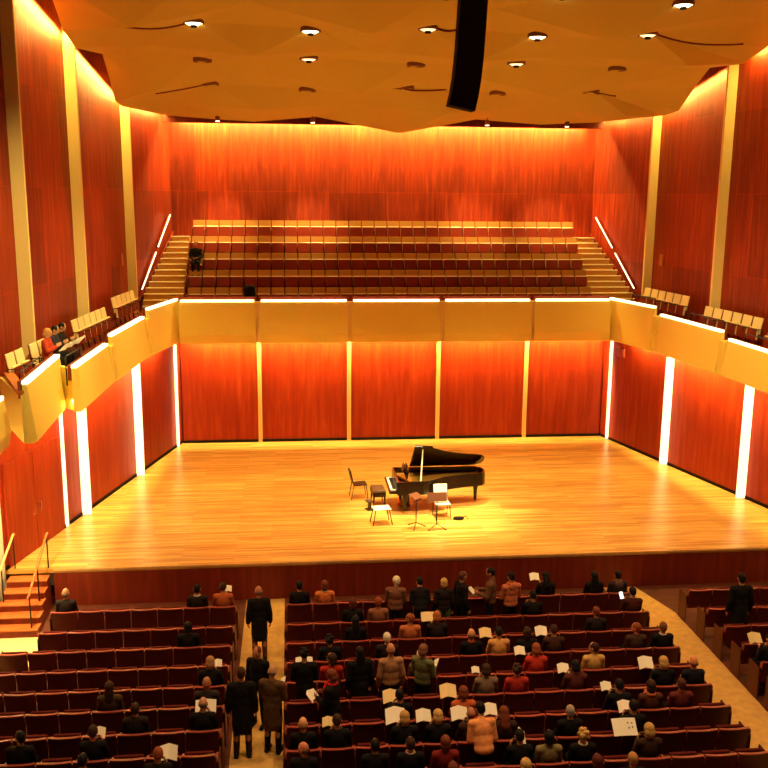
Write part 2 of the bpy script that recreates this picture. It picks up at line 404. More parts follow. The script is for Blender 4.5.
struct('ceiling_valance', MB().box((0, 38.15, 13.45), (17.7, .06, .9)), M['redwood'], 'dark wooden valance in front of the back wall lights')
# slits in the ceiling beside some lamps
for i, (x0, x1, y) in enumerate(((-8.6, -6.6, 27.8), (-8.4, -6.3, 32.9), (-1.0, 1.4, 32.9), (6.6, 9.4, 27.75), (6.4, 7.4, 32.9), (.1, 1.0, 27.75), (-3.6, -3.0, 35.2))):
    if i == 6: continue
    bend = .35 if i in (0, 3) else .12
    mb = MB(); pts = [(x0 + (x1 - x0) * k / 8, y + bend * math.sin(PI * k / 8)) for k in range(9)]
    for (xa, ya), (xb, yb) in zip(pts, pts[1:]):
        za, zb = cray(xa, ya) - .035, cray(xb, yb) - .035
        mb.hexa([(xa, ya - .03, za), (xb, yb - .03, zb), (xb, yb + .03, zb), (xa, ya + .03, za), (xa, ya - .03, za + .06), (xb, yb - .03, zb + .06), (xb, yb + .03, zb + .06), (xa, ya + .03, za + .06)])
    o = obj('trim_ceiling', mb, M['redwood'])
    tag(o, 'dark joint in the ceiling, %s counted from the steps side' % ORD[i], 'joint', kind='structure')

# recessed ceiling lamps: (x, y, lit)
LAMPS = []
for y in (25.35, 27.8, 30.3, 32.9):
    for x in (-6.6, -3.35, 0, 3.2, 6.5):
        lit = (abs(y - 27.8) < .1 and x in (-6.6, -3.35, 3.2)) or (abs(y - 25.35) < .1 and x in (-3.35, 3.2, 6.5))
        half = (y > 26 and x in (0, 6.5) and y < 28) or (y > 30 and y < 31 and x in (-3.35, 3.2))
        LAMPS.append((x, y, 2 if lit else (1 if half else 0)))
for x, y, lit in LAMPS:
    k = (25.35, 27.8, 30.3, 32.9).index(y); q = (-6.6, -3.35, 0, 3.2, 6.5).index(x)
    z = cray(x, y) - .03
    t = thing('ceiling_downlight', '%s recessed ceiling lamp, %s row from the audience, %s from the steps side' % (('dark', 'dim', 'brightly lit')[lit], ORD[k], ORD[q]), 'ceiling lamp', (x, y, z), 0, 'ceiling lamps')
    t.rotation_euler = (.0, 0, 0)
    obj('trim_ring', MB().lathe([(.29, .12), (.29, -.05), (.25, -.05), (.24, .02)], n=20), M['socket'], t, True)
    if lit:
        obj('lamp_glass', MB().lathe([(.235, .06), (.235, -.03), (.15, -.075), (.02, -.09)], n=20), M['lamp'] if lit == 2 else M['lampdim'], t, True)
        obj('baffle', MB().lathe([(.09, -.06), (.09, -.14), (.06, -.14)], n=12), M['dark'], t, True)
    else:
        obj('lamp_glass', MB().lathe([(.24, .05), (.24, -.02), (.02, -.025)], n=20), M['socket'], t, True)

# hanging line array loudspeaker
t = thing('line_array_speaker', 'tall black curved column of loudspeaker boxes hanging from the ceiling', 'loudspeaker', (.35, 24.0, 12.4))
fr = [(-.04, 0, 0, -.20), (.05, .06, .37, -.14), (.11, .10, .74, -.10), (.15, .13, 1.11, -.06), (.18, .15, 1.48, -.04), (.20, .16, 1.85, -.03), (.22, .165, 2.22, -.02), (.235, .17, 2.59, -.02), (.25, .17, 2.95, -.02)]
def frame_pts(f, e):
    x, y, z, a = f
    return [(x + dx * math.cos(a), y + dy, z + dx * math.sin(-a) * -1 + e) for dx, dy in ((-.34, -.24), (.34, -.24), (.34, .24), (-.34, .24))]
for a, b in zip(fr, fr[1:]):
    bx = obj('speaker_box', MB().hexa(frame_pts(a, .004) + frame_pts(b, -.004)), M['dark'], t)
obj('rigging_bar', MB().box((.25, .17, 3.0), (.3, .4, .07)), M['blackmetal'], t)
obj('hanging_cable', MB().tube([(.25, .17, 3.0), (.25, .17, 3.3)], .02), M['blackmetal'], t)

# small wall fittings
def onwall(s, y, z, d, nm, label, m, upper=True):
    x = s * ((upx(y) if upper else lowx(y)) - d[0] / 2 - .004)
    tag(obj(nm, MB().box((x, y, z), d), m), label, nm.replace('_', ' '))
onwall(1, 34.2, 7.95, (.04, .3, .42), 'wall_plate', 'small pale plate on the upper wall beside the first cream fin', M['stepwood'])
onwall(-1, 34.2, 7.95, (.04, .3, .42), 'wall_plate', 'small pale plate on the steps-side upper wall by a cream fin', M['stepwood'])
onwall(1, 33.55, 4.55, (.16, .45, .34), 'wall_box', 'small red box high on the stage wall under the balcony', M['redwood'], False)

# ------------------------------------------------------------------ steps up to the stage
t = thing('stage_steps', 'short flight of reddish wooden steps up to the stage by the white wall', 'steps', (0, 0, 0))
for j in range(5):
    z = ST - (j + 1) / 6 * ST; y1 = YS - .02 - j * .33; y0 = y1 - .35; xw = -(lowx(YS) + .01 * j) + .12
    o = obj('step', MB().prism([(xw, y0), (-10.08 + .02 * j, y0), (-10.08 + .02 * j, y1), (xw, y1)], 0.002, z), M['redwood'], t)
    obj('tread', MB().prism([(xw, y0 - .02), (-10.08 + .02 * j, y0 - .02), (-10.08 + .02 * j, y1), (xw, y1)], z + .001, z + .03), M['stepwood'], o)
def handrail(label, x0, x1, wall):
    t = thing('handrail', label, 'handrail', (0, 0, 0))
    a = Vector((x0, 22.75, ST + .88)); b = Vector((x1, 21.05, .17 + .86))
    obj('rail', MB().tube([a + Vector((0, .1, 0)), a, b, b + Vector((0, -.12, -.03))], .032), M['palewood'] if wall else M['stepwood'], t, True)
    for q, bz in ((a, ST + .004), (a.lerp(b, .55), .55), (b, .172)):
        zb = 1.004 if q is a else (.202 if q is b else .536)
        obj('post', MB().tube([(q.x, q.y, zb), (q.x, q.y, q.z)], .018), M['blackmetal'], t, True)
    return t
handrail('wooden handrail on thin posts along the open side of the stage steps', -10.14, -10.16, False)
handrail('pale handrail beside the white wall at the stage steps', -10.95, -11.02, True)

# ------------------------------------------------------------------ grand piano (keyboard end towards -x, tail towards +x, straight side at the back)
pn = thing('grand_piano', 'black concert grand piano with its lid raised on the stage', 'piano', (-.95, 25.95, ST))
def outline(inset=0):
    P = [(.62, 0 + inset), (.0 + inset, 0 + inset), (.0 + inset, 1.56 - inset), (2.35, 1.56 - inset)]
    tail = [(2.60, 1.52), (2.76, 1.38), (2.82, 1.16), (2.80, .95), (2.70, .80), (2.52, .72)]
    side = [(2.2, .66), (1.85, .56), (1.5, .42), (1.2, .22), (.95, .06), (.78, .0)]
    c = Vector((1.3, .8))
    out = P + [tuple(Vector(q) + (c - Vector(q)).normalized() * inset) for q in tail + side]
    return out
full = outline(); inn = outline(.06)
obj('case', MB().prism(full, .62, .74), M['piano'], pn)
b = MB()
lo = [b.b.verts.new((x, y, .74)) for x, y in full]; hi = [b.b.verts.new((x, y, 1.02)) for x, y in full]
li = [b.b.verts.new((x, y, .74)) for x, y in inn]; hh = [b.b.verts.new((x, y, 1.02)) for x, y in inn]
n = len(full)
for i in range(n):
    j = (i + 1) % n
    b.b.faces.new((lo[i], lo[j], hi[j], hi[i])); b.b.faces.new((li[j], li[i], hh[i], hh[j])); b.b.faces.new((hi[i], hi[j], hh[j], hh[i]))
obj('rim', b, M['piano'], pn)
obj('soundboard', MB().prism([p for p in outline(.07) if p[0] > .5 or p[1] > 1] + [], .80, .86), M['gold'], pn)
b = MB()
obj('keybed', MB().box((-.06, .78, .69), (.34, 1.5, .08)), M['piano'], pn, bevel=.01)
obj('keyboard', MB().box((-.10, .78, .745), (.16, 1.24, .03)), M['ivory'], pn)
for g in range(7):
    bb = MB()
    for kx in (0, 1, 3, 4, 5): bb.box((-.075, .2 + g * .165 + kx * .0236, .767), (.1, .012, .018))
    obj('black_keys', bb, M['ebony'], pn)
obj('fallboard', MB().box((.02, .78, .85), (.03, 1.38, .2), (0, .15, 0)), M['piano'], pn, bevel=.01)
md_ = obj('music_desk', MB().box((.36, .80, 1.13), (.03, .85, .3), (0, .25, 0)), M['piano'], pn, bevel=.01)
obj('scores', MB().box((.30, 1.15, 1.16), (.03, .3, .24), (0, .25, 0)), M['standbrown'], md_)
# lid: hinged on the straight back side, front flap folded back on it
def lid_pt(x, y, up): 
    a = math.radians(38); d = 1.56 - y      # swings about the hinge on the straight side
    return Vector((x, 1.56 - d * math.cos(a) + up * math.sin(a), 1.035 + d * math.sin(a) + up * math.cos(a)))
def lidmesh(pts, u0, u1):
    b = MB(); A = [b.b.verts.new(lid_pt(x, y, u0)) for x, y in pts]; B = [b.b.verts.new(lid_pt(x, y, u1)) for x, y in pts]; n = len(pts)
    b.b.faces.new(A[::-1]); b.b.faces.new(B)
    for i in range(n): b.b.faces.new((A[i], A[(i + 1) % n], B[(i + 1) % n], B[i]))
    return b
lid_out = [p for p in full if p[0] >= .6 or p[1] > 1.0]
lid_out = [(.55, 0), (.55, 1.56), (2.35, 1.56)] + full[4:]
ld = obj('lid', lidmesh(lid_out, 0, .03), M['piano'], pn)
obj('folded_flap', lidmesh([(.56, .02), (.56, 1.5), (1.1, 1.5), (1.1, .1)], .04, .065), M['piano'], ld)
obj('lid_prop', MB().tube([(.72, .22, .98), lid_pt(.80, .16, -.01)], .02), M['ivory'], pn)['label'] = 'pale wooden lid prop'
for lx, ly in ((.25, .2), (.25, 1.36), (2.55, 1.12)):
    l = obj('leg', MB().lathe([(.035, .07), (.05, .12), (.06, .35), (.085, .55), (.09, .62)], (lx, ly, 0), 10), M['piano'], pn, True)
    obj('caster', MB().lathe([(.02, 0.002), (.045, .02), (.045, .06), (.02, .07)], (lx, ly, 0), 10), M['gold'], l, True)
obj('pedal_lyre', MB().box((.42, .80, .36), (.06, .26, .5)).box((.36, .80, .08), (.2, .34, .05)), M['piano'], pn, bevel=.01)
for q in (-.09, 0, .09): obj('pedal', MB().box((.2, .80 + q, .07), (.18, .035, .02)), M['gold'], pn)

# piano bench
t = thing('piano_bench', 'dark tufted piano bench in front of the keyboard', 'bench', (-1.42, 27.0, ST), .05)
obj('frame', MB().box((0, 0, .40), (.40, .66, .12)), M['piano'], t, bevel=.01)
cu = obj('cushion', MB().box((0, 0, .50), (.40, .66, .08)), M['leather'], t, bevel=.03)
for i in range(2):
    for j in range(3): obj('tuft', MB().ell((-.1 + .2 * i, -.22 + .22 * j, .542), (.055, .055, .014), n=10), M['standbrown'], cu, True)
for x in (-.16, .16):
    for y in (-.28, .28): obj('leg', MB().tube([(x, y, .34), (x * 1.1, y * 1.05, .003)], .025, 8, .016), M['piano'], t, True)
# footstool-like foot extension / bag
t = thing('foot_stool', 'small dark foot rest on the floor before the piano bench', 'foot rest', (-1.72, 26.55, ST), .3)
obj('top', MB().box((0, 0, .27), (.18, .24, .05)), M['leather'], t, bevel=.01)
obj('column', MB().box((0, 0, .14), (.07, .1, .22)), M['leather'], t)
obj('base', MB().box((0, 0, .02), (.2, .24, .03)), M['leather'], t, bevel=.008)

def stage_chair(label, loc, rz, shell, tilt=.1):
    t = thing('stage_chair', label, 'chair', loc, rz, 'musicians chairs')
    obj('seat', MB().box((0, .02, .45), (.43, .42, .03), (.04, 0, 0)), shell, t, bevel=.012)
    obj('backrest', MB().hexa([(-.2, -.20, .47), (.2, -.20, .47), (.2, -.18, .47), (-.2, -.18, .47), (-.2, -.30, .93), (.2, -.30, .93), (.2, -.28, .93), (-.2, -.28, .93)]), shell, t, bevel=.008)
    for s in (-1, 1):
        obj('leg', MB().tube([(s * .19, .2, .44), (s * .22, .25, .003)], .013), M['blackmetal'], t, True)
        obj('leg', MB().tube([(s * .205, -.305, .9), (s * .205, -.19, .44), (s * .22, -.27, .003)], .013), M['blackmetal'], t, True)
    return t
stage_chair('dark wire stage chair behind the piano bench, deepest on the stage', (-1.95, 27.75, ST), -PI / 2 + .1, M['blackmetal'])
t = thing('stage_stool', 'white-topped stool on thin splayed dark legs between the bench and the stage edge', 'stool', (-1.48, 25.35, ST), .15)
obj('seat', MB().box((0, 0, .46), (.5, .40, .03)), M['whiteplastic'], t, bevel=.012)
for x in (-1, 1):
    for y in (-1, 1): obj('leg', MB().tube([(x * .2, y * .15, .45), (x * .28, y * .2, .003)], .013), M['blackmetal'], t, True)
stage_chair('white stage chair facing the audience, behind the wide music stand', (.34, 25.72, ST), PI + .05, M['whiteplastic'])
def music_stand(label, loc, rz, w, tilt, m):
    t = thing('music_stand', label, 'music stand', loc, rz, 'music stands')
    obj('pole', MB().tube([(0, 0, .12), (0, 0, .86)], .014), M['blackmetal'], t, True)
    obj('desk', MB().box((0, .03, .94), (w, .02, .26), (tilt, 0, 0)), m, t)
    obj('lip', MB().box((0, -.03, .80), (w, .06, .015)), m, t)
    for k in range(3):
        a = 2 * PI * k / 3 + PI / 2
        obj('leg', MB().tube([(0, 0, .16), (.30 * math.cos(a), .30 * math.sin(a), .012)], .012), M['blackmetal'], t, True)
music_stand('thin music stand with tilted narrow desk before the piano', (-.53, 24.9, ST), .7, .34, -1.2, M['standbrown'])
music_stand('music stand with wide brown desk before the white chair', (.04, 24.75, ST), 0, .56, -.35, M['standbrown'])
t = thing('hand_bag', 'small dark bag lying on the stage beside the white chair', 'bag', (.80, 25.48, ST))
obj('body', MB().ell((0, 0, .05), (.17, .09, .048), n=12), M['dark'], t, True)
obj('strap', MB().tube([(.12, 0, .06), (.22, .02, .10), (.28, -.02, .02)], .012), M['dark'], t, True)

# ------------------------------------------------------------------ stalls seats (face +y, origin on the floor under the top of the back)
P_ = .596
def theatre_seat(name, down, ends=(False, False)):
    t = thing(name, 'x', 'seat')
    w = P_ - .030
    b = MB(); N = 6
    pr = []
    for i in range(N + 1):
        u = i / N - .5
        pr.append((u * w, .86 - .022 * (1 - (2 * u) ** 2)))
    low = [(w / 2, .36), (-w / 2, .36)]
    prof = pr + low
    yb = lambda z: .075 * (.86 - z) / .5
    obj('backrest', MB().extr(prof, lambda x, z: Vector((x, yb(z), z)), lambda x, z: Vector((x, yb(z) + .035, z))), M['seatwood'], t)
    top = [(x, z + .003) for x, z in pr] + [(x, z - .022) for x, z in pr[::-1]]
    obj('top_rail', MB().extr(top, lambda x, z: Vector((x, yb(z) - .008, z)), lambda x, z: Vector((x, yb(z) + .05, z))), M['seatedge'], t)
    obj('back_pad', MB().hexa([(-w / 2 + .03, .10, .45), (w / 2 - .03, .10, .45), (w / 2 - .03, .13, .45), (-w / 2 + .03, .13, .45), (-w / 2 + .03, .045, .80), (w / 2 - .03, .045, .80), (w / 2 - .03, .075, .80), (-w / 2 + .03, .075, .80)]), M['seatred'], t)
    if down: obj('seat', MB().box((0, .36, .39), (w - .07, .42, .08)), M['seatred'], t, bevel=.02)
    else: obj('seat', MB().box((0, .20, .60), (w - .07, .08, .40), (-.12, 0, 0)), M['seatred'], t, bevel=.02)
    def arm(x):
        a = obj('armrest', MB().box((x, .275, .635), (.046, .29, .03)), M['seatedge'], t)
        obj('arm_panel', MB().box((x, .25, .311), (.024, .26, .61)), M['seatwood'], a)
        obj('arm_post', MB().box((x, .045, .77), (.020, .09, .12), (.12, 0, 0)), M['seatedge'], a)
    arm(-P_ / 2)
    if ends[1]: arm(P_ / 2)
    if ends[0] or ends[1]:
        for q, sg in ((ends[0], -1), (ends[1], 1)):
            if q: obj('end_panel', MB().box((sg * (P_ / 2 + .035), .26, .36), (.025, .44, .71)), M['seatwood'], t, bevel=.01)
    return t
protos = {}
GROUP_SEATS = 'maroon stalls seats'
def put_seat(x, y, down, ends, label):
    k = (down, ends)
    if k not in protos:
        protos[k] = theatre_seat('theatre_seat', down, ends); o = protos[k]; o.location = (x, y, 0); o['label'] = label; o['group'] = GROUP_SEATS
        return o
    return dup(protos[k], (x, y, 0), 0, label)
def seat_x(blk, i): return {'C': -4.172 + P_ * (i + .5), 'L': -5.36 - P_ * (i + .5), 'R': 5.6 + P_ * (i + .5)}[blk]

# ------------------------------------------------------------------ people
def solid(name, shapes, voxel=.011, smooth=3, ratio=.4):
    me = shapes.mesh('tmp'); o = bpy.data.objects.new('tmp', me); C.objects.link(o)
    r = o.modifiers.new('r', 'REMESH'); r.mode = 'VOXEL'; r.voxel_size = voxel
    s = o.modifiers.new('s', 'SMOOTH'); s.factor = .5; s.iterations = smooth
    d = o.modifiers.new('d', 'DECIMATE'); d.ratio = ratio
    dg = bpy.context.evaluated_depsgraph_get(); dg.update()
    m2 = bpy.data.meshes.new_from_object(o.evaluated_get(dg)); m2.name = name
    bpy.data.objects.remove(o); bpy.data.meshes.remove(me)
    for p in m2.polygons: p.use_smooth = True
    m2.materials.clear(); m2.materials.append(None)
    return m2

def V3(*a): return Vector(a)
def build_pose(kind):
    sit = kind.startswith('sit')
    J = {}
    if sit:
        J.update(P=V3(0, .29, .57), W=V3(0, .265, .70), C=V3(0, .245, .88), N=V3(0, .240, 1.045), H=V3(0, .265, 1.205))
        hip, kn, an, toe = V3(.09, .31, .55), V3(.105, .68, .535), V3(.105, .63, .10), V3(.112, .77, .042)
        sh = V3(.165, .235, .985)
        if kind == 'sit_read': el, wr = V3(.205, .35, .76), V3(.10, .52, .90)
        else: el, wr = V3(.205, .29, .735), V3(.095, .49, .685)
    else:
        J.update(P=V3(0, 0, .95), W=V3(0, .0, 1.09), C=V3(0, -.005, 1.28), N=V3(0, -.01, 1.45), H=V3(0, .02, 1.622))
        hip, kn, an, toe = V3(.09, 0, .90), V3(.105, .02, .49), V3(.11, -.025, .085), V3(.125, .12, .042)
        sh = V3(.178, -.012, 1.385)
        if kind == 'stand': el, wr = V3(.235, -.04, 1.11), V3(.245, .04, .87)
        else: el, wr = V3(.225, .04, 1.11), V3(.12, .26, 1.15)
    pitch, yaw = {'sit_read': (-.42, 0), 'sit_lap': (-.12, 0), 'sit_turn': (-.1, .85), 'stand': (-.12, .0), 'stand_read': (-.4, 0), 'stand_bend': (-.1, .3), 'stand_turn': (-.15, .9)}[kind]
    L = {}
    for s, k in ((1, 'r'), (-1, 'l')):
        f = lambda v: V3(v.x * s, v.y, v.z)
        L[k] = dict(hip=f(hip), kn=f(kn), an=f(an), toe=f(toe), sh=f(sh), el=f(el), wr=f(wr))
    if kind == 'sit_lap': L['l']['wr'] += V3(.02, .03, .02)
    bend = {'stand_bend': .42, 'sit_read': .10}.get(kind, 0)
    if bend:
        Mx = Matrix.Translation(J['P']) @ Matrix.Rotation(-bend, 4, 'X') @ Matrix.Translation(-J['P'])
        for k in ('W', 'C', 'N', 'H'): J[k] = Mx @ J[k]
        for k in L:
            for q in ('sh', 'el', 'wr'): L[k][q] = Mx @ L[k][q]
    HM = Matrix.Translation(J['H']) @ Matrix.Rotation(yaw, 4, 'Z') @ Matrix.Rotation(pitch - bend * .6, 4, 'X')
    # ---- body
    b = MB()
    ch = Matrix.Rotation(-bend, 3, 'X').to_euler() if bend else None
    b.ell(J['C'], (.16, .105, .19), ch); b.ell(J['W'], (.14, .10, .15), ch); b.ell(J['P'], (.165, .115, .125))
    b.cap(J['N'] - V3(0, 0, .03), HM @ V3(0, -.015, -.055), .056, .052)
    b.cap(L['l']['sh'], L['r']['sh'], .062, .062)
    for k, s in (('r', 1), ('l', -1)):
        q = L[k]
        b.cap(q['hip'], q['kn'], .083, .056); b.cap(q['kn'], q['an'], .052, .036)
        cm = q['kn'].lerp(q['an'], .3); b.ell(cm + V3(0, -.018, 0), (.052, .055, .11))
        b.cap(q['an'] - V3(0, .02, .045), q['toe'], .038, .034)
        b.cap(q['sh'], q['el'], .05, .039); b.cap(q['el'], q['wr'], .039, .026)
        # hand
        d = (q['wr'] - q['el']).normalized()
        inn = V3(-s, 0, 0) if kind not in ('stand', 'stand_turn') else V3(-s, 0, 0)
        side = V3(0, 0, 1) if kind.endswith('read') or kind == 'stand_bend' else V3(0, 1, 0)
        side = (side - d * side.dot(d)).normalized(); nrm = d.cross(side) 
        if nrm.dot(inn) < 0: nrm = -nrm
        pc = q['wr'] + d * .045
        b.cap(pc - side * .022 - d * .02, pc - side * .022 + d * .035, .016, .015, 8); b.cap(pc + side * .022 - d * .02, pc + side * .022 + d * .035, .016, .015, 8); b.cap(pc - d * .03, pc + d * .035, .017, .016, 8)
        for fi, ln in ((-.033, .058), (-.011, .07), (.011, .075), (.033, .066)):
            r0 = pc + side * fi + d * .04; m1 = r0 + (d * .9 + nrm * .25).normalized() * ln * .5; m2 = m1 + (d * .5 + nrm * .8).normalized() * ln * .5
            b.cap(r0, m1, .0095, .009, 6); b.cap(m1, m2, .009, .008, 6)
        t0 = pc + side * .03 - d * .01; t1 = t0 + (side * .7 + d * .5 + nrm * .4).normalized() * .035; t2 = t1 + (d * .8 + nrm * .5).normalized() * .028
        b.cap(t0, t1, .012, .011, 6); b.cap(t1, t2, .011, .009, 6)
    # head
    hb = MB()
    hb.ell((0, -.005, .012), (.075, .094, .106)); hb.ell((0, .028, -.055), (.056, .062, .062)); hb.cap((0, .088, .012), (0, .104, -.026), .011, .016, 8)
    hb.ell((0, .078, .028), (.05, .018, .014)); hb.ell((0, .08, -.058), (.03, .018, .016))
    for s in (-1, 1): hb.ell((s * .077, -.004, -.008), (.012, .024, .034)); hb.ell((s * .04, .062, -.02), (.025, .025, .025))
    bmesh.ops.transform(hb.b, matrix=HM, verts=hb.b.verts[:])
    tm = hb.mesh('h'); b.b.from_mesh(tm); bpy.data.meshes.remove(tm)
    body = solid('person_body', b, .009, 2, .3)
    # ---- clothes
    def torso(g, coat=False):
        c = MB()
        c.ell(J['C'], (.168 + g, .112 + g, .19 + g), ch); c.ell(J['W'], (.166 + g, .118 + g, .22), ch)
        c.ell(J['P'] + V3(0, 0, .02), (.17 + g, .122 + g, .12), None)
        c.cap(L['l']['sh'], L['r']['sh'], .064 + g, .064 + g)
        c.cap(J['N'] - V3(0, 0, .06), J['N'] + V3(0, 0, .002), .075, .062)
        for k in ('r', 'l'):
            q = L[k]; c.cap(q['sh'], q['el'], .056 + g, .046 + g); c.cap(q['el'], q['el'].lerp(q['wr'], .93), .046 + g, .034 + g)
        if coat:
            c.cap(J['P'] + V3(0, 0, .02), J['P'] + V3(0, 0, -.33), .17, .185)
        return solid('top', c, .012, 7, .35)
    t = MB()
    t.ell(J['P'], (.172, .125, .12))
    for k in ('r', 'l'):
        q = L[k]; t.cap(q['hip'], q['kn'], .094, .069); t.cap(q['kn'], q['an'] + V3(0, 0, .0), .067, .056)
    trousers = solid('trousers', t, .012, 4, .3)
    shoes = []
    for k in ('r', 'l'):
        q = L[k]; s = MB(); s.cap(V3(q['an'].x, q['an'].y - .03, .052), V3(q['toe'].x, q['toe'].y, .046), .05, .044); s.box((q['toe'].x * .5 + q['an'].x * .5, q['toe'].y * .5 + q['an'].y * .5 - .01, .012), (.085, .25, .022))
        shoes.append(solid('shoe', s, .010, 2, .35))
    return dict(body=body, top=torso(.012), coat=torso(.02, True) if not sit else None, trousers=trousers, shoes=shoes, H=HM, J=J, L=L, kind=kind)

POSES = {k: build_pose(k) for k in ('sit_read', 'sit_lap', 'sit_turn', 'stand', 'stand_read', 'stand_bend', 'stand_turn')}
def hair_mesh(kind):
    b = MB()
    if kind == 'short': b.ell((0, -.018, .022), (.083, .099, .098)); b.ell((0, -.05, -.02), (.074, .06, .07))
    elif kind == 'bald': b.ell((0, -.045, -.025), (.083, .068, .045))
    elif kind == 'long': b.ell((0, -.02, .018), (.09, .104, .102)); b.ell((0, -.07, -.10), (.088, .055, .15)); b.ell((0, -.075, -.2), (.085, .045, .1))
    elif kind == 'bob': b.ell((0, -.02, .018), (.092, .106, .102)); b.ell((0, -.045, -.05), (.096, .075, .085))
    elif kind == 'bun': b.ell((0, -.02, .022), (.085, .1, .104)); b.ell((0, -.12, .05), (.04, .04, .04))
    elif kind == 'curly':
        rr = random.Random(3)
        b.ell((0, -.02, .018), (.09, .104, .102))
        for _ in range(40):
            a = rr.uniform(0, 2 * PI); e = rr.uniform(-.4, 1.4)
            p = V3(math.cos(a) * math.cos(e) * .09, math.sin(a) * math.cos(e) * .1 - .025, math.sin(e) * .105 + .02)
            if p.y > .05 and p.z < .06: continue
            b.ell(p, (.024, .024, .024), n=8)
    return solid('hair', b, .009, 3, .4)
HAIR = {k: hair_mesh(k) for k in ('short', 'bald', 'long', 'bob', 'bun', 'curly')}
def simple(mb, name):
    me = mb.mesh(name, True); me.materials.append(None); return me
EYE = simple(MB().ell((0, 0, 0), (.011, .007, .008), n=8), 'eye')
LIPS = simple(MB().ell((0, .097, -.058), (.022, .006, .008), n=10), 'lips')
def ring(z, r, t, ry=1.0, n=16):
    return [(r * math.cos(2 * PI * k / n), r * ry * math.sin(2 * PI * k / n), z) for k in range(n + 1)]
COLLAR = simple(MB().tube(ring(0, .068, .016), .017, 6), 'collar')
HOOD = simple(MB().tube(ring(0, .085, .03, .8), .032, 8).ell((0, -.09, -.06), (.11, .04, .09)), 'hood')
SCARF = simple(MB().tube(ring(0, .08, .03), .03, 8).tube([(-.05, .10, 0), (-.06, .15, -.15), (-.05, .16, -.35)], .035, 8).tube([(.05, .10, 0), (.05, .15, -.15), (.04, .155, -.45)], .035, 8), 'scarf')

def pmesh(name, me, m, parent, mw=None):
    o = bpy.data.objects.new(name, me); C.objects.link(o); o.parent = parent
    o.material_slots[0].link = 'OBJECT'; o.material_slots[0].material = m
    if mw is not None: o.matrix_local = mw
    return o
S1_, S2_, S3_ = (.50, .24, .12), (.40, .16, .08), (.6, .32, .18)
BLK, DRK, BRN = (.008, .006, .006), (.02, .012, .010), (.04, .016, .008)
def person(label, x, y, z, rz, pose, hair, hc, top, low=BLK, sk=S1_, sc_=1.0, coat=False, extra=None, group=None):
    q = POSES[pose]
    b = bpy.data.objects.new('person', q['body']); C.objects.link(b)
    b.location = (x, y, z); b.rotation_euler = (0, 0, rz); b.scale = (sc_,) * 3
    b.material_slots[0].link = 'OBJECT'; b.material_slots[0].material = skin(sk)
    tag(b, label, 'person', group)
    pmesh('coat' if coat else 'jacket', q['coat'] if coat else q['top'], cloth(top), b)
    pmesh('trousers', q['trousers'], cloth(low), b)
    for s in q['shoes']: pmesh('shoe', s, cloth(BLK, .4), b)
    H = q['H']
    if hair: pmesh('hair', HAIR[hair], cloth(hc, .6), b, H.copy())
    for s in (-1, 1): pmesh('eye', EYE, M['eye'], b, H @ Matrix.Translation((s * .031, .087, .012)))
    pmesh('lips', LIPS, M['lips'], b, H.copy())
    nm = Matrix.Translation(q['J']['N'] + V3(0, .005, .015))
    for nme, me, c in extra or ():
        pmesh(nme, {'collar': COLLAR, 'hood': HOOD, 'scarf': SCARF}[me], cloth(c), b, nm)
    bpy.context.view_layer.update()
    return b
PROGRAM = None
def program(holder, label, off=(0, 0, 0), m='paper', scale=1.0, tilt=None, marks=False, open_=.5):
    """a folded booklet held in front of the reader"""
    pose = holder_pose[holder.name]
    q = POSES[pose]; c = (q['L']['l']['wr'] + q['L']['r']['wr']) / 2
    base = c + V3(0, .235, .05) + Vector(off)
    W, Hh = .15 * scale, .21 * scale
    b = MB()
    for s in (-1, 1):
        a = open_ * s
        u = V3(math.cos(a) * s, -abs(math.sin(a)), 0); v = V3(0, .72, .7).normalized(); nn = V3(0, .004, 0)
        P = [V3(0, 0, 0) - v * Hh / 2, u * W - v * Hh / 2, u * W + v * Hh / 2, v * Hh / 2]
        b.hexa([p for p in P] + [p + nn for p in P])
    o = obj('concert_program', b, M[m]); tag(o, label, 'program', 'concert programs in hands')
    o.matrix_world = holder.matrix_world @ Matrix.Translation(base)
    if marks:
        for dx, dz in ((.05, .05), (.10, .045), (.055, -.01), (.10, -.005)):
            obj('printed_mark', MB().box((dx * scale, -.012 + dz * 1.03, dz), (.022, .003, .026), (-.80, 0, 0)), M['ink'], o)
    return o
holder_pose = {}
OCC = set()
def sitter(blk, row, seat, label, hair, hc, top, pose='sit_lap', low=BLK, sk=S1_, rz=0, prog=None, extra=None, scl=1.0, dx=0):
    OCC.add((blk, row, seat))
    p = person(label, seat_x(blk, seat) + dx, ROWS[row - 1], 0.004, rz, pose, hair, hc, top, low, sk, 1.0, False, extra)
    holder_pose[p.name] = pose
    if prog: program(p, *prog[:1], **(prog[1] if len(prog) > 1 else {}))
    return p
BLOND, AUB, RED, GREY, WHT = (.50, .30, .09), (.16, .035, .012), (.26, .06, .018), (.30, .24, .18), (.72, .62, .45)

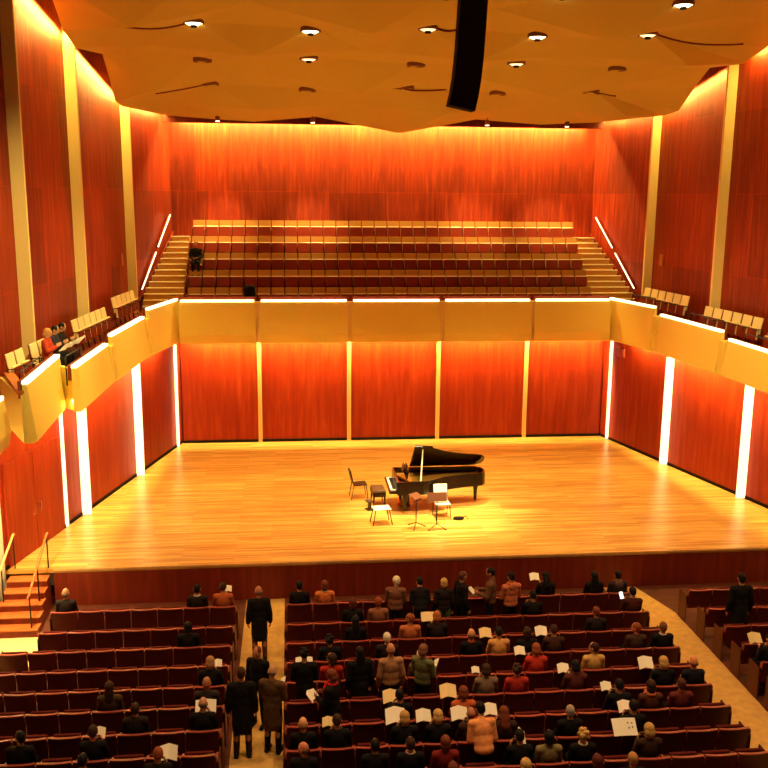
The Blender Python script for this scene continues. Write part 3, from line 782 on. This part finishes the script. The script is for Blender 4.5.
# --- stalls, block by the stage steps
sitter('L', 1, 6, 'person with bare tan head alone at the front row end by the stage steps', 'bald', (.1, .06, .04), DRK, sk=S1_)
sitter('L', 1, 1, 'person with dark hair and pale collar in the front row', 'short', BLK, DRK, extra=[('collar', 'collar', (.6, .5, .35))])
sitter('L', 1, 0, 'person in orange top reading at the front row aisle end', 'short', BRN, (.45, .10, .03), 'sit_read', prog=('small white program held by the orange-topped front row reader', {'scale': .7, 'off': (.08, 0, .05)}))
sitter('L', 3, 1, 'dark figure with black hair two rows behind the pale-collared sitter', 'bob', BLK, BLK)
sitter('L', 5, 0, 'person with fair hair and black top at the aisle beside a white program', 'bob', (.34, .16, .06), BLK, 'sit_read', prog=('white program held by the fair-haired aisle sitter in black', {'scale': .7, 'off': (.10, 0, .02)}))
sitter('L', 6, 0, 'person with thin reddish hair and dark grey jacket at the aisle', 'bald', RED, (.03, .02, .018), sk=S2_)
sitter('L', 7, 0, 'bald person in dark suit with white papers open on both sides', 'bald', (.12, .07, .04), BLK, 'sit_read', sk=S1_, prog=('open white program spread wide by the bald person in dark suit', {'scale': 1.3, 'open_': .2, 'off': (0, 0, -.04)}))
sitter('L', 7, 2, 'dark-haired person in black beside the bald program reader', 'short', BRN, DRK)
sitter('L', 6, 3, 'person with long dark hair and dim olive top', 'long', BRN, (.06, .035, .012))
sitter('L', 8, 3, 'person with flushed face lowered behind a white program', 'short', BRN, BLK, 'sit_read', sk=(.6, .18, .08), prog=('white program held up by the flushed person in black', {'scale': .9}))
sitter('L', 8, 5, 'person in black turned towards the neighbour with flushed face', 'short', BLK, BLK, 'sit_turn')
sitter('L', 9, 1, 'red-headed person in black holding a large pale program low', 'short', RED, BLK, 'sit_read', prog=('large pale program held low by the red-headed person in black', {'scale': 1.2, 'off': (.1, .02, .02)}))
sitter('L', 9, 3, 'person in black with cropped black hair beside an empty seat', 'short', BLK, BLK)
# --- stalls, middle block
sitter('C', 1, 0, 'person with short black hair and black jacket in the middle front row', 'short', BLK, BLK)
sitter('C', 1, 1, 'person with auburn hair, orange top and pale collar in the middle front row', 'bob', AUB, (.62, .16, .04), extra=[('collar', 'collar', (.8, .65, .4))])
sitter('C', 1, 10, 'person with long black hair reading a white program in the front row', 'long', BLK, BLK, 'sit_read', prog=('white program before the long-haired front row reader', {'off': (-.17, 0, .10), 'scale': .9}))
sitter('C', 1, 12, 'person with very long black hair and black coat in the front row', 'long', BLK, BLK, scl=1.06)
sitter('C', 1, 13, 'person in dark top with grey hood at the front row aisle end', 'short', BLK, (.03, .018, .015), extra=[('hood', 'hood', (.14, .07, .05))])
pz = sitter('C', 2, 13, 'person in dark red looking at a glowing phone at the row end', 'short', BLK, (.06, .012, .008), 'sit_read')
sitter('C', 2, 2, 'person with dark red hair and black top behind the orange front row sitter', 'bob', (.10, .02, .012), BLK)
sitter('C', 2, 3, 'person with auburn hair and dusty tan top', 'short', RED, (.28, .10, .05), sk=S2_, dx=-.02)
sitter('C', 2, 9, 'person in black with dark hair low behind the long-haired reader', 'short', BLK, BLK, 'sit_read')
sitter('C', 3, 2, 'large person in black with black hair, arms spread', 'long', BLK, BLK, scl=1.04)
sitter('C', 3, 4, 'person with orange sleeves and red hair beside a tan program', 'short', RED, (.50, .14, .04), 'sit_turn')
sitter('C', 3, 5, 'person with orange-brown hair reading a square tan program', 'bob', (.34, .10, .03), DRK, 'sit_read', prog=('square tan program held by the orange-brown haired reader', {'m': 'papertan', 'scale': 1.05, 'off': (-.12, .02, .05), 'open_': .1}))
sitter('C', 3, 11, 'person with reddish brown hair in the row behind the hooded sitter', 'short', AUB, DRK)
sitter('C', 4, 1, 'person with curly dark hair and black shawl', 'curly', BLK, BLK)
sitter('C', 4, 3, 'person with white hair in front of the standing tan jacket', 'short', WHT, DRK)
sitter('C', 4, 6, 'bald ruddy person in black with red collar', 'bald', (.1, .04, .02), BLK, sk=(.62, .27, .14), extra=[('collar', 'collar', (.4, .05, .03))])
sitter('C', 4, 7, 'person in ochre tan jacket with black hair reading', 'short', BLK, (.62, .30, .08), 'sit_read', prog=('tan program beside the ochre jacket', {'m': 'papertan', 'off': (-.2, 0, .06)}))
sitter('C', 4, 8, 'dark-haired person in black beside the ochre jacket', 'bob', BRN, BLK)
sitter('C', 4, 9, 'person in dark brown reading a pale program', 'short', BRN, (.05, .018, .01), 'sit_read', prog=('pale program of the reader in dark brown', {'off': (-.16, 0, .05)}))
sitter('C', 4, 12, 'ruddy person in dark brown jacket near the empty aisle', 'short', RED, (.06, .028, .016), 'sit_turn', sk=(.6, .2, .09))
sitter('C', 4, 13, 'brown-haired person in dark suit with pale collar by the empty aisle', 'short', (.2, .07, .03), BLK, extra=[('collar', 'collar', (.7, .55, .4))])
sitter('C', 5, 1, 'person in bright red sweater beside the standing long-haired figure', 'bob', BRN, (.35, .02, .012), 'sit_turn')
sitter('C', 5, 4, 'white-haired person in front of the standing green jacket', 'short', WHT, (.12, .06, .03))
sitter('C', 5, 8, 'red-haired person in red top holding a white program low', 'bob', RED, (.50, .035, .02), 'sit_read', prog=('white program held low by the red-haired person in red', {'off': (-.22, .05, .0), 'scale': .85}))
sitter('C', 5, 10, 'person with brown hair in yellow ochre top', 'short', BRN, (.62, .36, .10), 'sit_turn', prog=('small pale leaflet by the yellow ochre top', {'scale': .5, 'off': (.2, 0, 0)}))
sitter('C', 6, 6, 'dark-haired person in grey sweater', 'bob', BRN, (.20, .13, .08), 'sit_read', prog=('small white leaflet held by the person in grey sweater', {'scale': .6, 'off': (-.12, 0, .04)}))
sitter('C', 6, 7, 'dark-haired person in bright red sweater beside the grey one', 'curly', BRN, (.42, .03, .018))
sitter('C', 6, 9, 'person in maroon brown top with a white program in hand', 'bob', BLK, (.10, .022, .014), 'sit_read', prog=('creased white program held by the person in maroon brown', {'off': (-.12, 0, .0), 'scale': .9}))
sitter('C', 6, 12, 'blond person in black holding a wide white program', 'bob', BLOND, BLK, 'sit_read', prog=('wide white program held by the blond person in black', {'off': (-.2, 0, .05), 'scale': 1.15}))
sitter('C', 6, 13, 'bald ruddy person in navy suit at the empty aisle', 'bald', (.12, .05, .02), (.012, .011, .018), sk=(.66, .24, .1))
sitter('C', 7, 3, 'black-haired person in black with tan program on the lap', 'short', BLK, BLK, 'sit_read', prog=('tan program on the lap of the black-haired person', {'m': 'papertan', 'scale': 1.15, 'off': (-.12, 0, .02)}))
sitter('C', 7, 5, 'auburn-haired person in orange red top with a large program', 'bob', AUB, (.56, .11, .03), 'sit_read', prog=('large cream program of the auburn-haired reader', {'m': 'papertan', 'scale': 1.2, 'off': (-.22, 0, .08)}))
sitter('C', 7, 10, 'person in black bent over several white papers', 'short', BLK, BLK, 'sit_read', prog=('crumpled white papers in the lap of the bent person in black', {'scale': .8, 'off': (-.1, 0, .02)}))
sitter('C', 7, 11, 'person with brown hair and orange scarf', 'bob', BRN, (.10, .03, .015), extra=[('scarf', 'scarf', (.6, .16, .04))])
sitter('C', 7, 12, 'person with dark red hair and dark red top near the aisle', 'short', (.08, .02, .012), (.13, .02, .014))
sitter('C', 8, 0, 'bald orange-skinned person in black at the crowded aisle', 'bald', (.2, .07, .03), BLK, sk=(.7, .33, .14))
sitter('C', 8, 1, 'dark-haired person in black holding a narrow tan program', 'short', BRN, BLK, 'sit_read', prog=('narrow tan program of the dark-haired person in black', {'m': 'papertan', 'scale': .8, 'off': (-.14, 0, .0)}))
sitter('C', 8, 3, 'fair-haired person in black with a big open program', 'bob', (.46, .24, .07), BLK, 'sit_read', prog=('big open cream program before the fair-haired person', {'scale': 1.35, 'off': (-.12, .02, .06)}))
sitter('C', 8, 4, 'blond person in black with cream program beside the head', 'bob', BLOND, BLK, 'sit_read', prog=('upright cream program beside the blond head', {'off': (-.2, 0, .04), 'scale': 1.05}))
sitter('C', 8, 5, 'balding reddish person with a white folded program', 'bald', AUB, BRN, 'sit_read', sk=S2_, prog=('white folded program of the balding reddish person', {'off': (-.14, 0, .05), 'scale': 1.15}))
sitter('C', 8, 6, 'person with long auburn hair holding a white program', 'long', AUB, BRN, 'sit_read', prog=('white program held by the long auburn hair', {'off': (-.17, 0, .10), 'scale': 1.0}))
sitter('C', 8, 8, 'grey-haired person low in the seat, all in black', 'short', GREY, BLK, scl=.93)
sitter('C', 8, 10, 'dark-haired person in black holding a folded cream program', 'short', BLK, BLK, 'sit_read', prog=('folded cream program in the hands of a dark-haired person', {'off': (0, 0, .03), 'scale': 1.0}))
sitter('C', 9, 0, 'balding person in black seen from the side near the crowded aisle', 'bald', BRN, BLK, 'sit_turn', sk=(.58, .2, .1))
sitter('C', 9, 2, 'broad person in black coat with black hair', 'short', BLK, BLK, scl=1.05)
sitter('C', 9, 3, 'broad person in black coat with pale collar beside another black coat', 'short', BRN, BLK, scl=1.05, extra=[('collar', 'collar', (.5, .35, .25))])
sitter('C', 9, 4, 'person in dark red sweater beside the standing orange shirt', 'bob', AUB, (.20, .016, .012), extra=None)
sitter('C', 9, 6, 'person in black with a tall cream program held upright', 'short', BLK, BLK, 'sit_read', prog=('tall cream program held upright by the person in black', {'scale': 1.2, 'open_': 1.2, 'off': (.12, 0, .02)}), dx=.1)
sitter('C', 9, 7, 'dark-haired person in grey-green sweater', 'bob', BLK, (.22, .17, .07))
sitter('C', 9, 8, 'person with curly blond hair and white collar', 'curly', BLOND, BLK, extra=[('collar', 'collar', (.85, .7, .5))])
sitter('C', 9, 10, 'blond person holding a program with dark print', 'bob', BLOND, BRN, 'sit_read', prog=('cream program with dark printed marks', {'scale': 1.45, 'off': (-.26, .0, .06), 'open_': .05, 'marks': True}))
sitter('C', 10, 4, 'person with dark red hair in the last visible row behind the red sweater', 'bob', (.14, .03, .016), BLK)
sitter('C', 10, 6, 'person with light blond hair in the last visible row', 'bob', BLOND, BLK)
sitter('C', 10, 8, 'person with dark maroon hair in the last visible row', 'bob', (.09, .016, .012), BLK)
sitter('C', 10, 9, 'person with orange-blond hair in the last visible row', 'short', (.42, .2, .06), BLK)
# --- stalls, block beyond the empty aisle
sitter('R', 5, 0, 'person in black at the aisle end holding a tan program', 'short', BLK, BLK, 'sit_read', prog=('tan program held beyond the empty aisle', {'m': 'papertan', 'scale': 1.1, 'off': (-.12, 0, .1)}))
sitter('R', 5, 1, 'person in black reading a small white sheet beyond the aisle', 'short', BLK, BLK, 'sit_read', prog=('small bright white sheet read beside the tan program in the far block', {'scale': .75, 'off': (-.05, 0, .08)}))
# phone of the person in dark red
ph = obj('phone', MB().box((0, 0, 0), (.09, .012, .16), (-.5, 0, .3)), M['phone']); tag(ph, 'glowing phone in the hands of the person in dark red', 'phone')
ph.location = pz.location + Vector((-.16, .60, 1.0))

# --- standing people
def stander(label, x, y, rz, pose, hair, hc, top, low=BLK, sk=S1_, scl=1.0, coat=False, prog=None, extra=None):
    p = person(label, x, y, .006, rz, pose, hair, hc, top, low, sk, scl, coat, extra); holder_pose[p.name] = pose
    if prog: program(p, prog[0], **(prog[1] if len(prog) > 1 else {}))
    return p
stander('bald man in black coat standing in the aisle facing the stage', -4.78, 19.45, .05, 'stand', 'bald', (.14, .06, .04), BLK, (.10, .03, .02), coat=True, sk=(.45, .17, .09))
stander('tall man in black coat standing with back turned at the crowd in the aisle', -4.98, 15.75, 0, 'stand', 'short', (.05, .018, .01), BLK, (.03, .014, .01), coat=True, scl=1.03)
stander('bald man in long brown coat holding a paper in the aisle', -4.42, 15.85, -.35, 'stand_read', 'bald', (.2, .12, .08), (.10, .05, .018), BLK, coat=True, prog=('white paper held by the bald man in brown coat', {'scale': .8, 'off': (.05, 0, 0), 'open_': 1.2}))
stander('person in black facing the two men in the aisle', -4.72, 16.75, 2.7, 'stand', 'short', AUB, BLK, sk=(.5, .17, .08), scl=.97)
stander('white-haired person in tan jacket standing in the second row', -1.67, 19.9, -.2, 'stand_turn', 'short', WHT, (.20, .08, .04), BLK, scl=.97)
stander('person in black bending forward beside the white-haired person', -1.10, 19.84, .0, 'stand_bend', 'short', BLK, BLK, scl=.93)
stander('blond person in black with green skirt in the second row', -.55, 19.9, 0, 'stand', 'bob', BLOND, DRK, (.10, .15, .06), scl=.92)
stander('person in black with dark red hair turned sideways in the second row', -.12, 19.96, -1.2, 'stand', 'short', (.1, .03, .02), BLK, scl=.99)
stander('person in olive grey jacket holding a white paper in the second row', .56, 19.96, 1.25, 'stand_read', 'short', BLK, (.14, .06, .03), BLK, sk=S2_, scl=1.03, prog=('white paper in the hands of the olive grey jacket', {'scale': .9, 'off': (-.15, -.05, .0)}))
stander('person in orange pink hooded jacket standing in the second row', 1.02, 19.86, .2, 'stand_read', 'short', BLK, (.55, .15, .06), BLK, extra=[('hood', 'hood', (.55, .15, .06))], scl=.98)
stander('balding person in tan grey jacket standing among the rows', -2.15, 16.52, .1, 'stand', 'bald', (.2, .07, .04), (.40, .20, .09), BLK, sk=(.52, .2, .1))
stander('brown-haired person in green jacket holding a program among the rows', -1.52, 16.52, -.6, 'stand_read', 'bob', (.18, .07, .03), (.13, .13, .05), BLK, scl=.98, prog=('white folded program held by the green jacket', {'scale': .8, 'off': (.08, .02, -.05), 'open_': 1.2}))
stander('dark figure standing in black coat by the aisle holding papers', -3.82, 16.52, .0, 'stand_read', 'curly', BLK, BLK, coat=True, scl=.98, prog=('wide white papers held by the dark figure by the aisle', {'scale': 1.2, 'open_': .3}))
stander('woman in black with long red scarf holding white papers', -3.32, 15.72, 1.0, 'stand_read', 'bob', AUB, BLK, coat=True, scl=.97, sk=S2_, prog=('white papers held by the woman with red scarf', {'scale': 1.0, 'off': (0, 0, -.12)}), extra=[('scarf', 'scarf', (.55, .02, .015))])
stander('person with long black hair and black coat standing among the rows', -2.75, 16.52, .2, 'stand', 'long', BLK, BLK, coat=True, scl=.98)
stander('person in orange pink shirt leaning forward over the rows', -.80, 14.12, .1, 'stand_bend', 'short', BLK, (.80, .30, .10), BLK, scl=1.0)
stander('large dark person in black coat standing beyond the empty aisle', 6.19, 19.05, 0, 'stand', 'short', BLK, BLK, coat=True, scl=1.06)

# --- all the seats
def fill(blk, row, n, start=0):
    where = {'C': 'middle block', 'L': 'steps-side block', 'R': 'far block'}[blk]
    ref = 'the empty aisle' if blk == 'R' else 'the crowded aisle'
    for i in range(start, n):
        x = seat_x(blk, i)
        ends = (i == 0 and blk != 'L' or (blk == 'L' and i == n - 1), (blk == 'C' and i == 13) or (blk == 'L' and i == 0))
        if blk == 'R': ends = (i == 0, i == n - 1)
        put_seat(x, ROWS[row - 1], (blk, row, i) in OCC, ends, 'maroon seat, %s, %s row from the stage, %s from %s' % (where, ORD[row - 1], ORD[i], ref))
for r in range(1, 10):
    fill('C', r, 14)
    fill('L', r, {1: 7, 2: 7}.get(r, 8))
    if r <= 6: fill('R', r, {1: 5, 2: 4, 3: 4, 4: 3, 5: 2, 6: 1}[r])
for (b, r, i) in sorted(OCC):
    if r == 10: put_seat(seat_x(b, i), ROWS[9], True, (False, False), 'maroon seat, middle block, tenth row from the stage, %s from the crowded aisle' % ORD[i])

# ------------------------------------------------------------------ choir and balcony chairs (face -y, origin on the floor under the back)
def choir_seat(name, down, legs):
    w = .48; k = 1.18 if legs else 1; cm = M['chaircream'] if legs else M['cream']; zt = .45 + .42 * k
    t = thing(name, 'x', 'seat')
    obj('backrest', MB().hexa([(-w / 2, -.09, .45), (w / 2, -.09, .45), (w / 2, -.06, .45), (-w / 2, -.06, .45), (-w / 2, .0, zt), (w / 2, .0, zt), (w / 2, .03, zt), (-w / 2, .03, zt)]), cm, t, bevel=.008)
    obj('back_shell', MB().hexa([(-w / 2, -.058, .40), (w / 2, -.058, .40), (w / 2, -.035, .40), (-w / 2, -.035, .40), (-w / 2, .032, zt - .01), (w / 2, .032, zt - .01), (w / 2, .05, zt - .01), (-w / 2, .05, zt - .01)]), M['chairwood'], t)
    if down:
        obj('seat', MB().box((0, -.30, .42), (w - .02, .40, .05)), cm, t, bevel=.015)
        obj('seat_shell', MB().box((0, -.30, .385), (w - .02, .40, .02)), M['chairwood'], t)
    else:
        obj('seat', MB().box((0, -.15, .47), (w - .02, .065, .36), (-.10, 0, 0)), M['chaircream'] if legs else M['brightedge'], t, bevel=.01)
        obj('seat_shell', MB().box((0, -.196, .448), (w - .02, .02, .36), (-.10, 0, 0)), M['chairwood'], t)
    for s in ((-1, 1) if legs else (-1,)):
        a = obj('arm', MB().tube([(s * .258, -.03, .60), (s * .258, -.32, .60), (s * .258, -.34, .57)], .012, 6), M['chairwood'] if not legs else M['blackmetal'], t, True)
        obj('leg', MB().tube([(s * .258, -.03, .60), (s * .258, -.14, .004)], .013, 6), M['blackmetal'], t, True)
    return t
cprot = {}
def put_choir(x, y, z, rz, down, legs, label, group, name='choir_seat'):
    k = (down, legs, name)
    if k not in cprot:
        o = cprot[k] = choir_seat(name, down, legs); o.location = (x, y, z); o.rotation_euler = (0, 0, rz); o['label'] = label; o['group'] = group
        return o
    return dup(cprot[k], (x, y, z), rz, label, group)
for r, (y, z) in enumerate(CR):
    x0, x1 = (-7.86, 7.82) if r < 2 else (-7.9, 7.7)
    p = .5215
    for i in range(30):
        x = -7.87 + p * (i + .5)
        put_choir(x, y, z, 0, (r, i) in ((2, 0), (0, 4)), False, 'cream-backed choir seat, %s row from the bottom, %s from the steps side' % (ORD[r], ORD[i]), 'choir seats behind the stage')
q = person('person in dark clothes alone in the choir seats', -7.87 + .5215 * .5, CR[2][0] - .02, CR[2][1] + .004, PI, 'sit_lap', 'short', BLK, BLK, sk=S2_)
t = thing('backpack', 'black bag on a lower choir seat above the balcony front', 'bag', (-7.87 + .5215 * 4.5, CR[0][0] - .32, CR[0][1] + .46))
obj('body', MB().box((0, 0, .27), (.42, .26, .50)), M['dark'], t, bevel=.08)
obj('strap', MB().tube([(-.1, -.14, .5), (-.1, -.2, .3), (-.1, -.14, .08)], .015), M['dark'], t, True)

def balcony_row(s, ya, n, fl, occupied=(), box='first', pitch=.57):
    side = 'steps side' if s < 0 else 'far side'
    for i in range(n):
        y = ya - pitch * (i + .5); x = s * (upx(y) - .42)
        rz = s * -PI / 2 + s * (.09 if y < 35 else 0)
        put_choir(x - s * .02, y, fl, rz + 0, i in occupied, True, 'cream balcony chair, %s, %s box from the choir, %s chair' % (side, box, ORD[i]), 'balcony box chairs', 'balcony_chair')
balcony_row(1, 34.55, 6, 5.95, box='first'); balcony_row(-1, 33.95, 5, 5.95, box='first')
balcony_row(1, 30.1, 6, 5.75, box='second'); balcony_row(-1, 30.4, 6, 5.75, box='second')
balcony_row(1, 26.4, 4, 5.58, box='third'); balcony_row(-1, 25.35, 3, 5.58, (0, 1, 2), box='third', pitch=.55)
balcony_row(-1, 23.3, 2, 5.58, box='fourth')
for i, (lab, hair, hc, top, pose) in enumerate((('person in dark jacket with black hair in the balcony, first of three from the choir', 'short', BLK, DRK, 'sit_read'), ('person in dark blue jacket with black hair, middle of three in the balcony', 'short', BLK, (.03, .025, .05), 'sit_read'), ('person with light hair and red top in the balcony reading', 'bob', (.5, .24, .08), (.45, .05, .02), 'sit_read'))):
    y = 25.35 - .55 * (i + .5); x = -(upx(y) - .42)
    p = person(lab, x + .08, y, 5.584, -PI / 2 - .09, pose, hair, hc, top, BLK if i else (.06, .02, .012)); holder_pose[p.name] = pose
    program(p, 'white program held by the balcony person %s' % ('first from the choir', 'in dark blue', 'in red')[i], scale=1.35, off=(0, .04, -.06))
# guard rails on the ledges of the boxes
def guard(s, ya, yb, z, label, xo=0.22):
    xa = s * (xo[0]); xb = s * (xo[1])
    t = tag(obj('guard_rail', MB().tube([(xa, ya, z - .44), (xa, ya, z + .25), (xa, ya - .03, z + .3), (xb, yb + .03, z + .3), (xb, yb, z + .25), (xb, yb, z - .44)], .018, 8), M['blackmetal'], smooth=True), label, 'rail', 'dark guard rails in the balcony')
guard(1, 33.4, 31.9, 6.45, 'dark guard rail in the first far-side box', (8.62, 8.92))
guard(1, 29.6, 27.5, 6.22, 'dark guard rail in the second far-side box', (9.22, 9.4))
guard(1, 26.2, 24.8, 6.02, 'dark guard rail in the third far-side box', (9.45, 9.5))
guard(-1, 24.5, 23.2, 6.02, 'dark guard rail beside the three balcony readers', (9.45, 9.52))
guard(-1, 22.6, 20.6, 6.1, 'dark guard rail in the fourth steps-side box', (9.98, 9.9))

# ------------------------------------------------------------------ lights
WARM = (1, .72, .15); WARM2 = (1, .78, .26)
def area(name, loc, rot, sx, sy, pw, col=WARM, spread=180):
    l = bpy.data.lights.new(name, 'AREA'); l.shape = 'RECTANGLE'; l.size = sx; l.size_y = sy; l.energy = pw; l.color = col; l.spread = math.radians(spread)
    o = bpy.data.objects.new(name, l); C.objects.link(o); o.location = loc; o.rotation_euler = rot
    return o
def strip(name, a, b, w, pw, tilt=(0, 0, -1), col=WARM, spread=180):
    a = Vector(a); b = Vector(b); x = (b - a).normalized(); z = -Vector(tilt).normalized(); y = z.cross(x).normalized(); z = x.cross(y)
    m = Matrix((x, y, z)).transposed().to_4x4(); m.translation = (a + b) / 2
    o = area(name, (0, 0, 0), (0, 0, 0), (b - a).length, w, pw, col, spread); o.matrix_world = m
    return o
def spot(name, loc, target, pw, size=60, blend=.6, col=WARM2, r=.12):
    l = bpy.data.lights.new(name, 'SPOT'); l.energy = pw; l.spot_size = math.radians(size); l.spot_blend = blend; l.color = col; l.shadow_soft_size = r
    o = bpy.data.objects.new(name, l); C.objects.link(o); o.location = loc
    o.rotation_euler = (Vector(target) - Vector(loc)).to_track_quat('-Z', 'Y').to_euler()
    return o
# hidden cove strips: back wall, upper side walls
strip('cove_back', (-8.4, 38.42, 13.3), (8.2, 38.42, 13.3), .14, 900, (0, .5, -1))
for s in (-1, 1):
    for ya, yb, pw in ((38.4, 35.2, 55), (34.8, 30.2, 125), (29.2, 24.4, 150)):
        xa, xb = s * (upx(ya) - .22), s * (upx(yb) - .22)
        strip('cove_side', (xa, ya, max(13.3, cz(ya) + .25)), (xb, yb, cz(yb) + .25), .08, pw * (1.0 if s < 0 else .8), (s * .25, 0, -1))
# strips under the balcony that wash the stage walls
for a, b, pw in WASH: strip('under_balcony', a, b, .05, pw, (0, 0, -1), WARM2)
# stage lamps in the ceiling
for x, y, pw in ((-6.6, 27.8, 1), (-3.35, 27.8, 1), (3.2, 27.8, 1), (-3.35, 25.35, 1), (3.2, 25.35, 1), (6.5, 25.35, 1)):
    spot('stage_lamp', (x, y, cz(y) - .16), (x * .8, y + 1.6, ST), 950 * pw, 62, .8)
spot('piano_lamp', (0, 25.35, cz(25.35) - .14), (.1, 25.9, ST), 7000, 28, 1, (1, .80, .38))
spot('piano_key_lamp', (1.0, 17.5, 15.9), (.3, 26.0, ST), 8000, 15, 1, (1, .80, .38))
for s in (-1, 1):
    for y, ty, pw in ((25.35, 21.5, 1900), (27.8, 27.0, 900), (30.3, 31.5, 600)):
        spot('balcony_lamp', (s * 6.55, y, cz(y) - .16), (s * 9.9, ty, 6.3), pw * (.8 if s < 0 else .5), 52, 1, WARM2)
for x in (-6.6, -3.1, .3, 3.5, 6.6):
    t = thing('ceiling_spotlight', 'small lit spotlight under the rear ceiling edge, %s from the steps side' % ORD[(-6.6, -3.1, .3, 3.5, 6.6).index(x)], 'spotlight', (x, 35.95, 12.95), 0, 'rear ceiling spotlights')
    obj('housing', MB().lathe([(.05, .16), (.09, .12), (.10, -.04), (.08, -.04)], n=14), M['socket'], t, True)
    obj('lens', MB().lathe([(.078, -.03), (.07, -.05), (.01, -.055)], n=14), M['lamp'], t, True)
    obj('stem', MB().tube([(0, 0, .15), (0, 0, .35)], .02), M['socket'], t)
    spot('choir_lamp', (x, 35.95, 12.86), (x * 1.02, 38.2, 8.8), 900, 46, 1, WARM2, .08)
for s in (-1, 1):
    spot('audience_fill', (s * 4.5, 17, 15.8), (s * 10.2, 25.0, 6.5), 2200 if s < 0 else 1600, 50, 1, WARM2)  # added fill, brightens balcony ends and fins that face the audience
spot('audience_fill', (-5.5, 9, 16), (-9.9, 21, 5.6), 700, 26, 1, WARM2)  # one more added fill, for the balcony return on the steps side
# house lamps above the stalls, turned down low
for x in (-6, 0, 6):
    for y in (12, 17.5):
        spot('house_lamp', (x, y, cz(20) - 1.0), (x, y + .5, 0), 640, 95, .9, (1, .62, .30), .3)
# added fill that brightens the white wall and the stage steps
spot('steps_fill', (-10.2, 20.0, 4.8), (-11.5, 20.5, 1.6), 520, 120, .8, (1, .72, .35), .1)
# soft return from the hall on the ceiling and balcony fronts
w = bpy.data.worlds.new('hall_air'); sc.world = w; w.use_nodes = True
w.node_tree.nodes['Background'].inputs[0].default_value = (1, .5, .16, 1); w.node_tree.nodes['Background'].inputs[1].default_value = .02

# ------------------------------------------------------------------ camera
F, PT, YW, RL = 930., .198, .101, .008
fw = Vector((math.sin(YW) * math.cos(PT), math.cos(YW) * math.cos(PT), -math.sin(PT)))
r0 = Vector((math.cos(YW), -math.sin(YW), 0)); u0 = r0.cross(fw)
r2 = r0 * math.cos(RL) + u0 * math.sin(RL); u2 = -r0 * math.sin(RL) + u0 * math.cos(RL)
m = Matrix((r2, u2, -fw)).transposed().to_4x4(); m.translation = (-4.0, 0, 10.2)
cd = bpy.data.cameras.new('camera'); cam = bpy.data.objects.new('camera', cd); C.objects.link(cam)
cam.matrix_world = m; cd.sensor_width = 36; cd.lens = F / 768 * 36; cd.clip_end = 200
sc.camera = cam
vs = sc.view_settings
vs.view_transform = 'Standard'; vs.look = 'None'; vs.gamma = 1; vs.exposure = 1.4; vs.use_curve_mapping = False
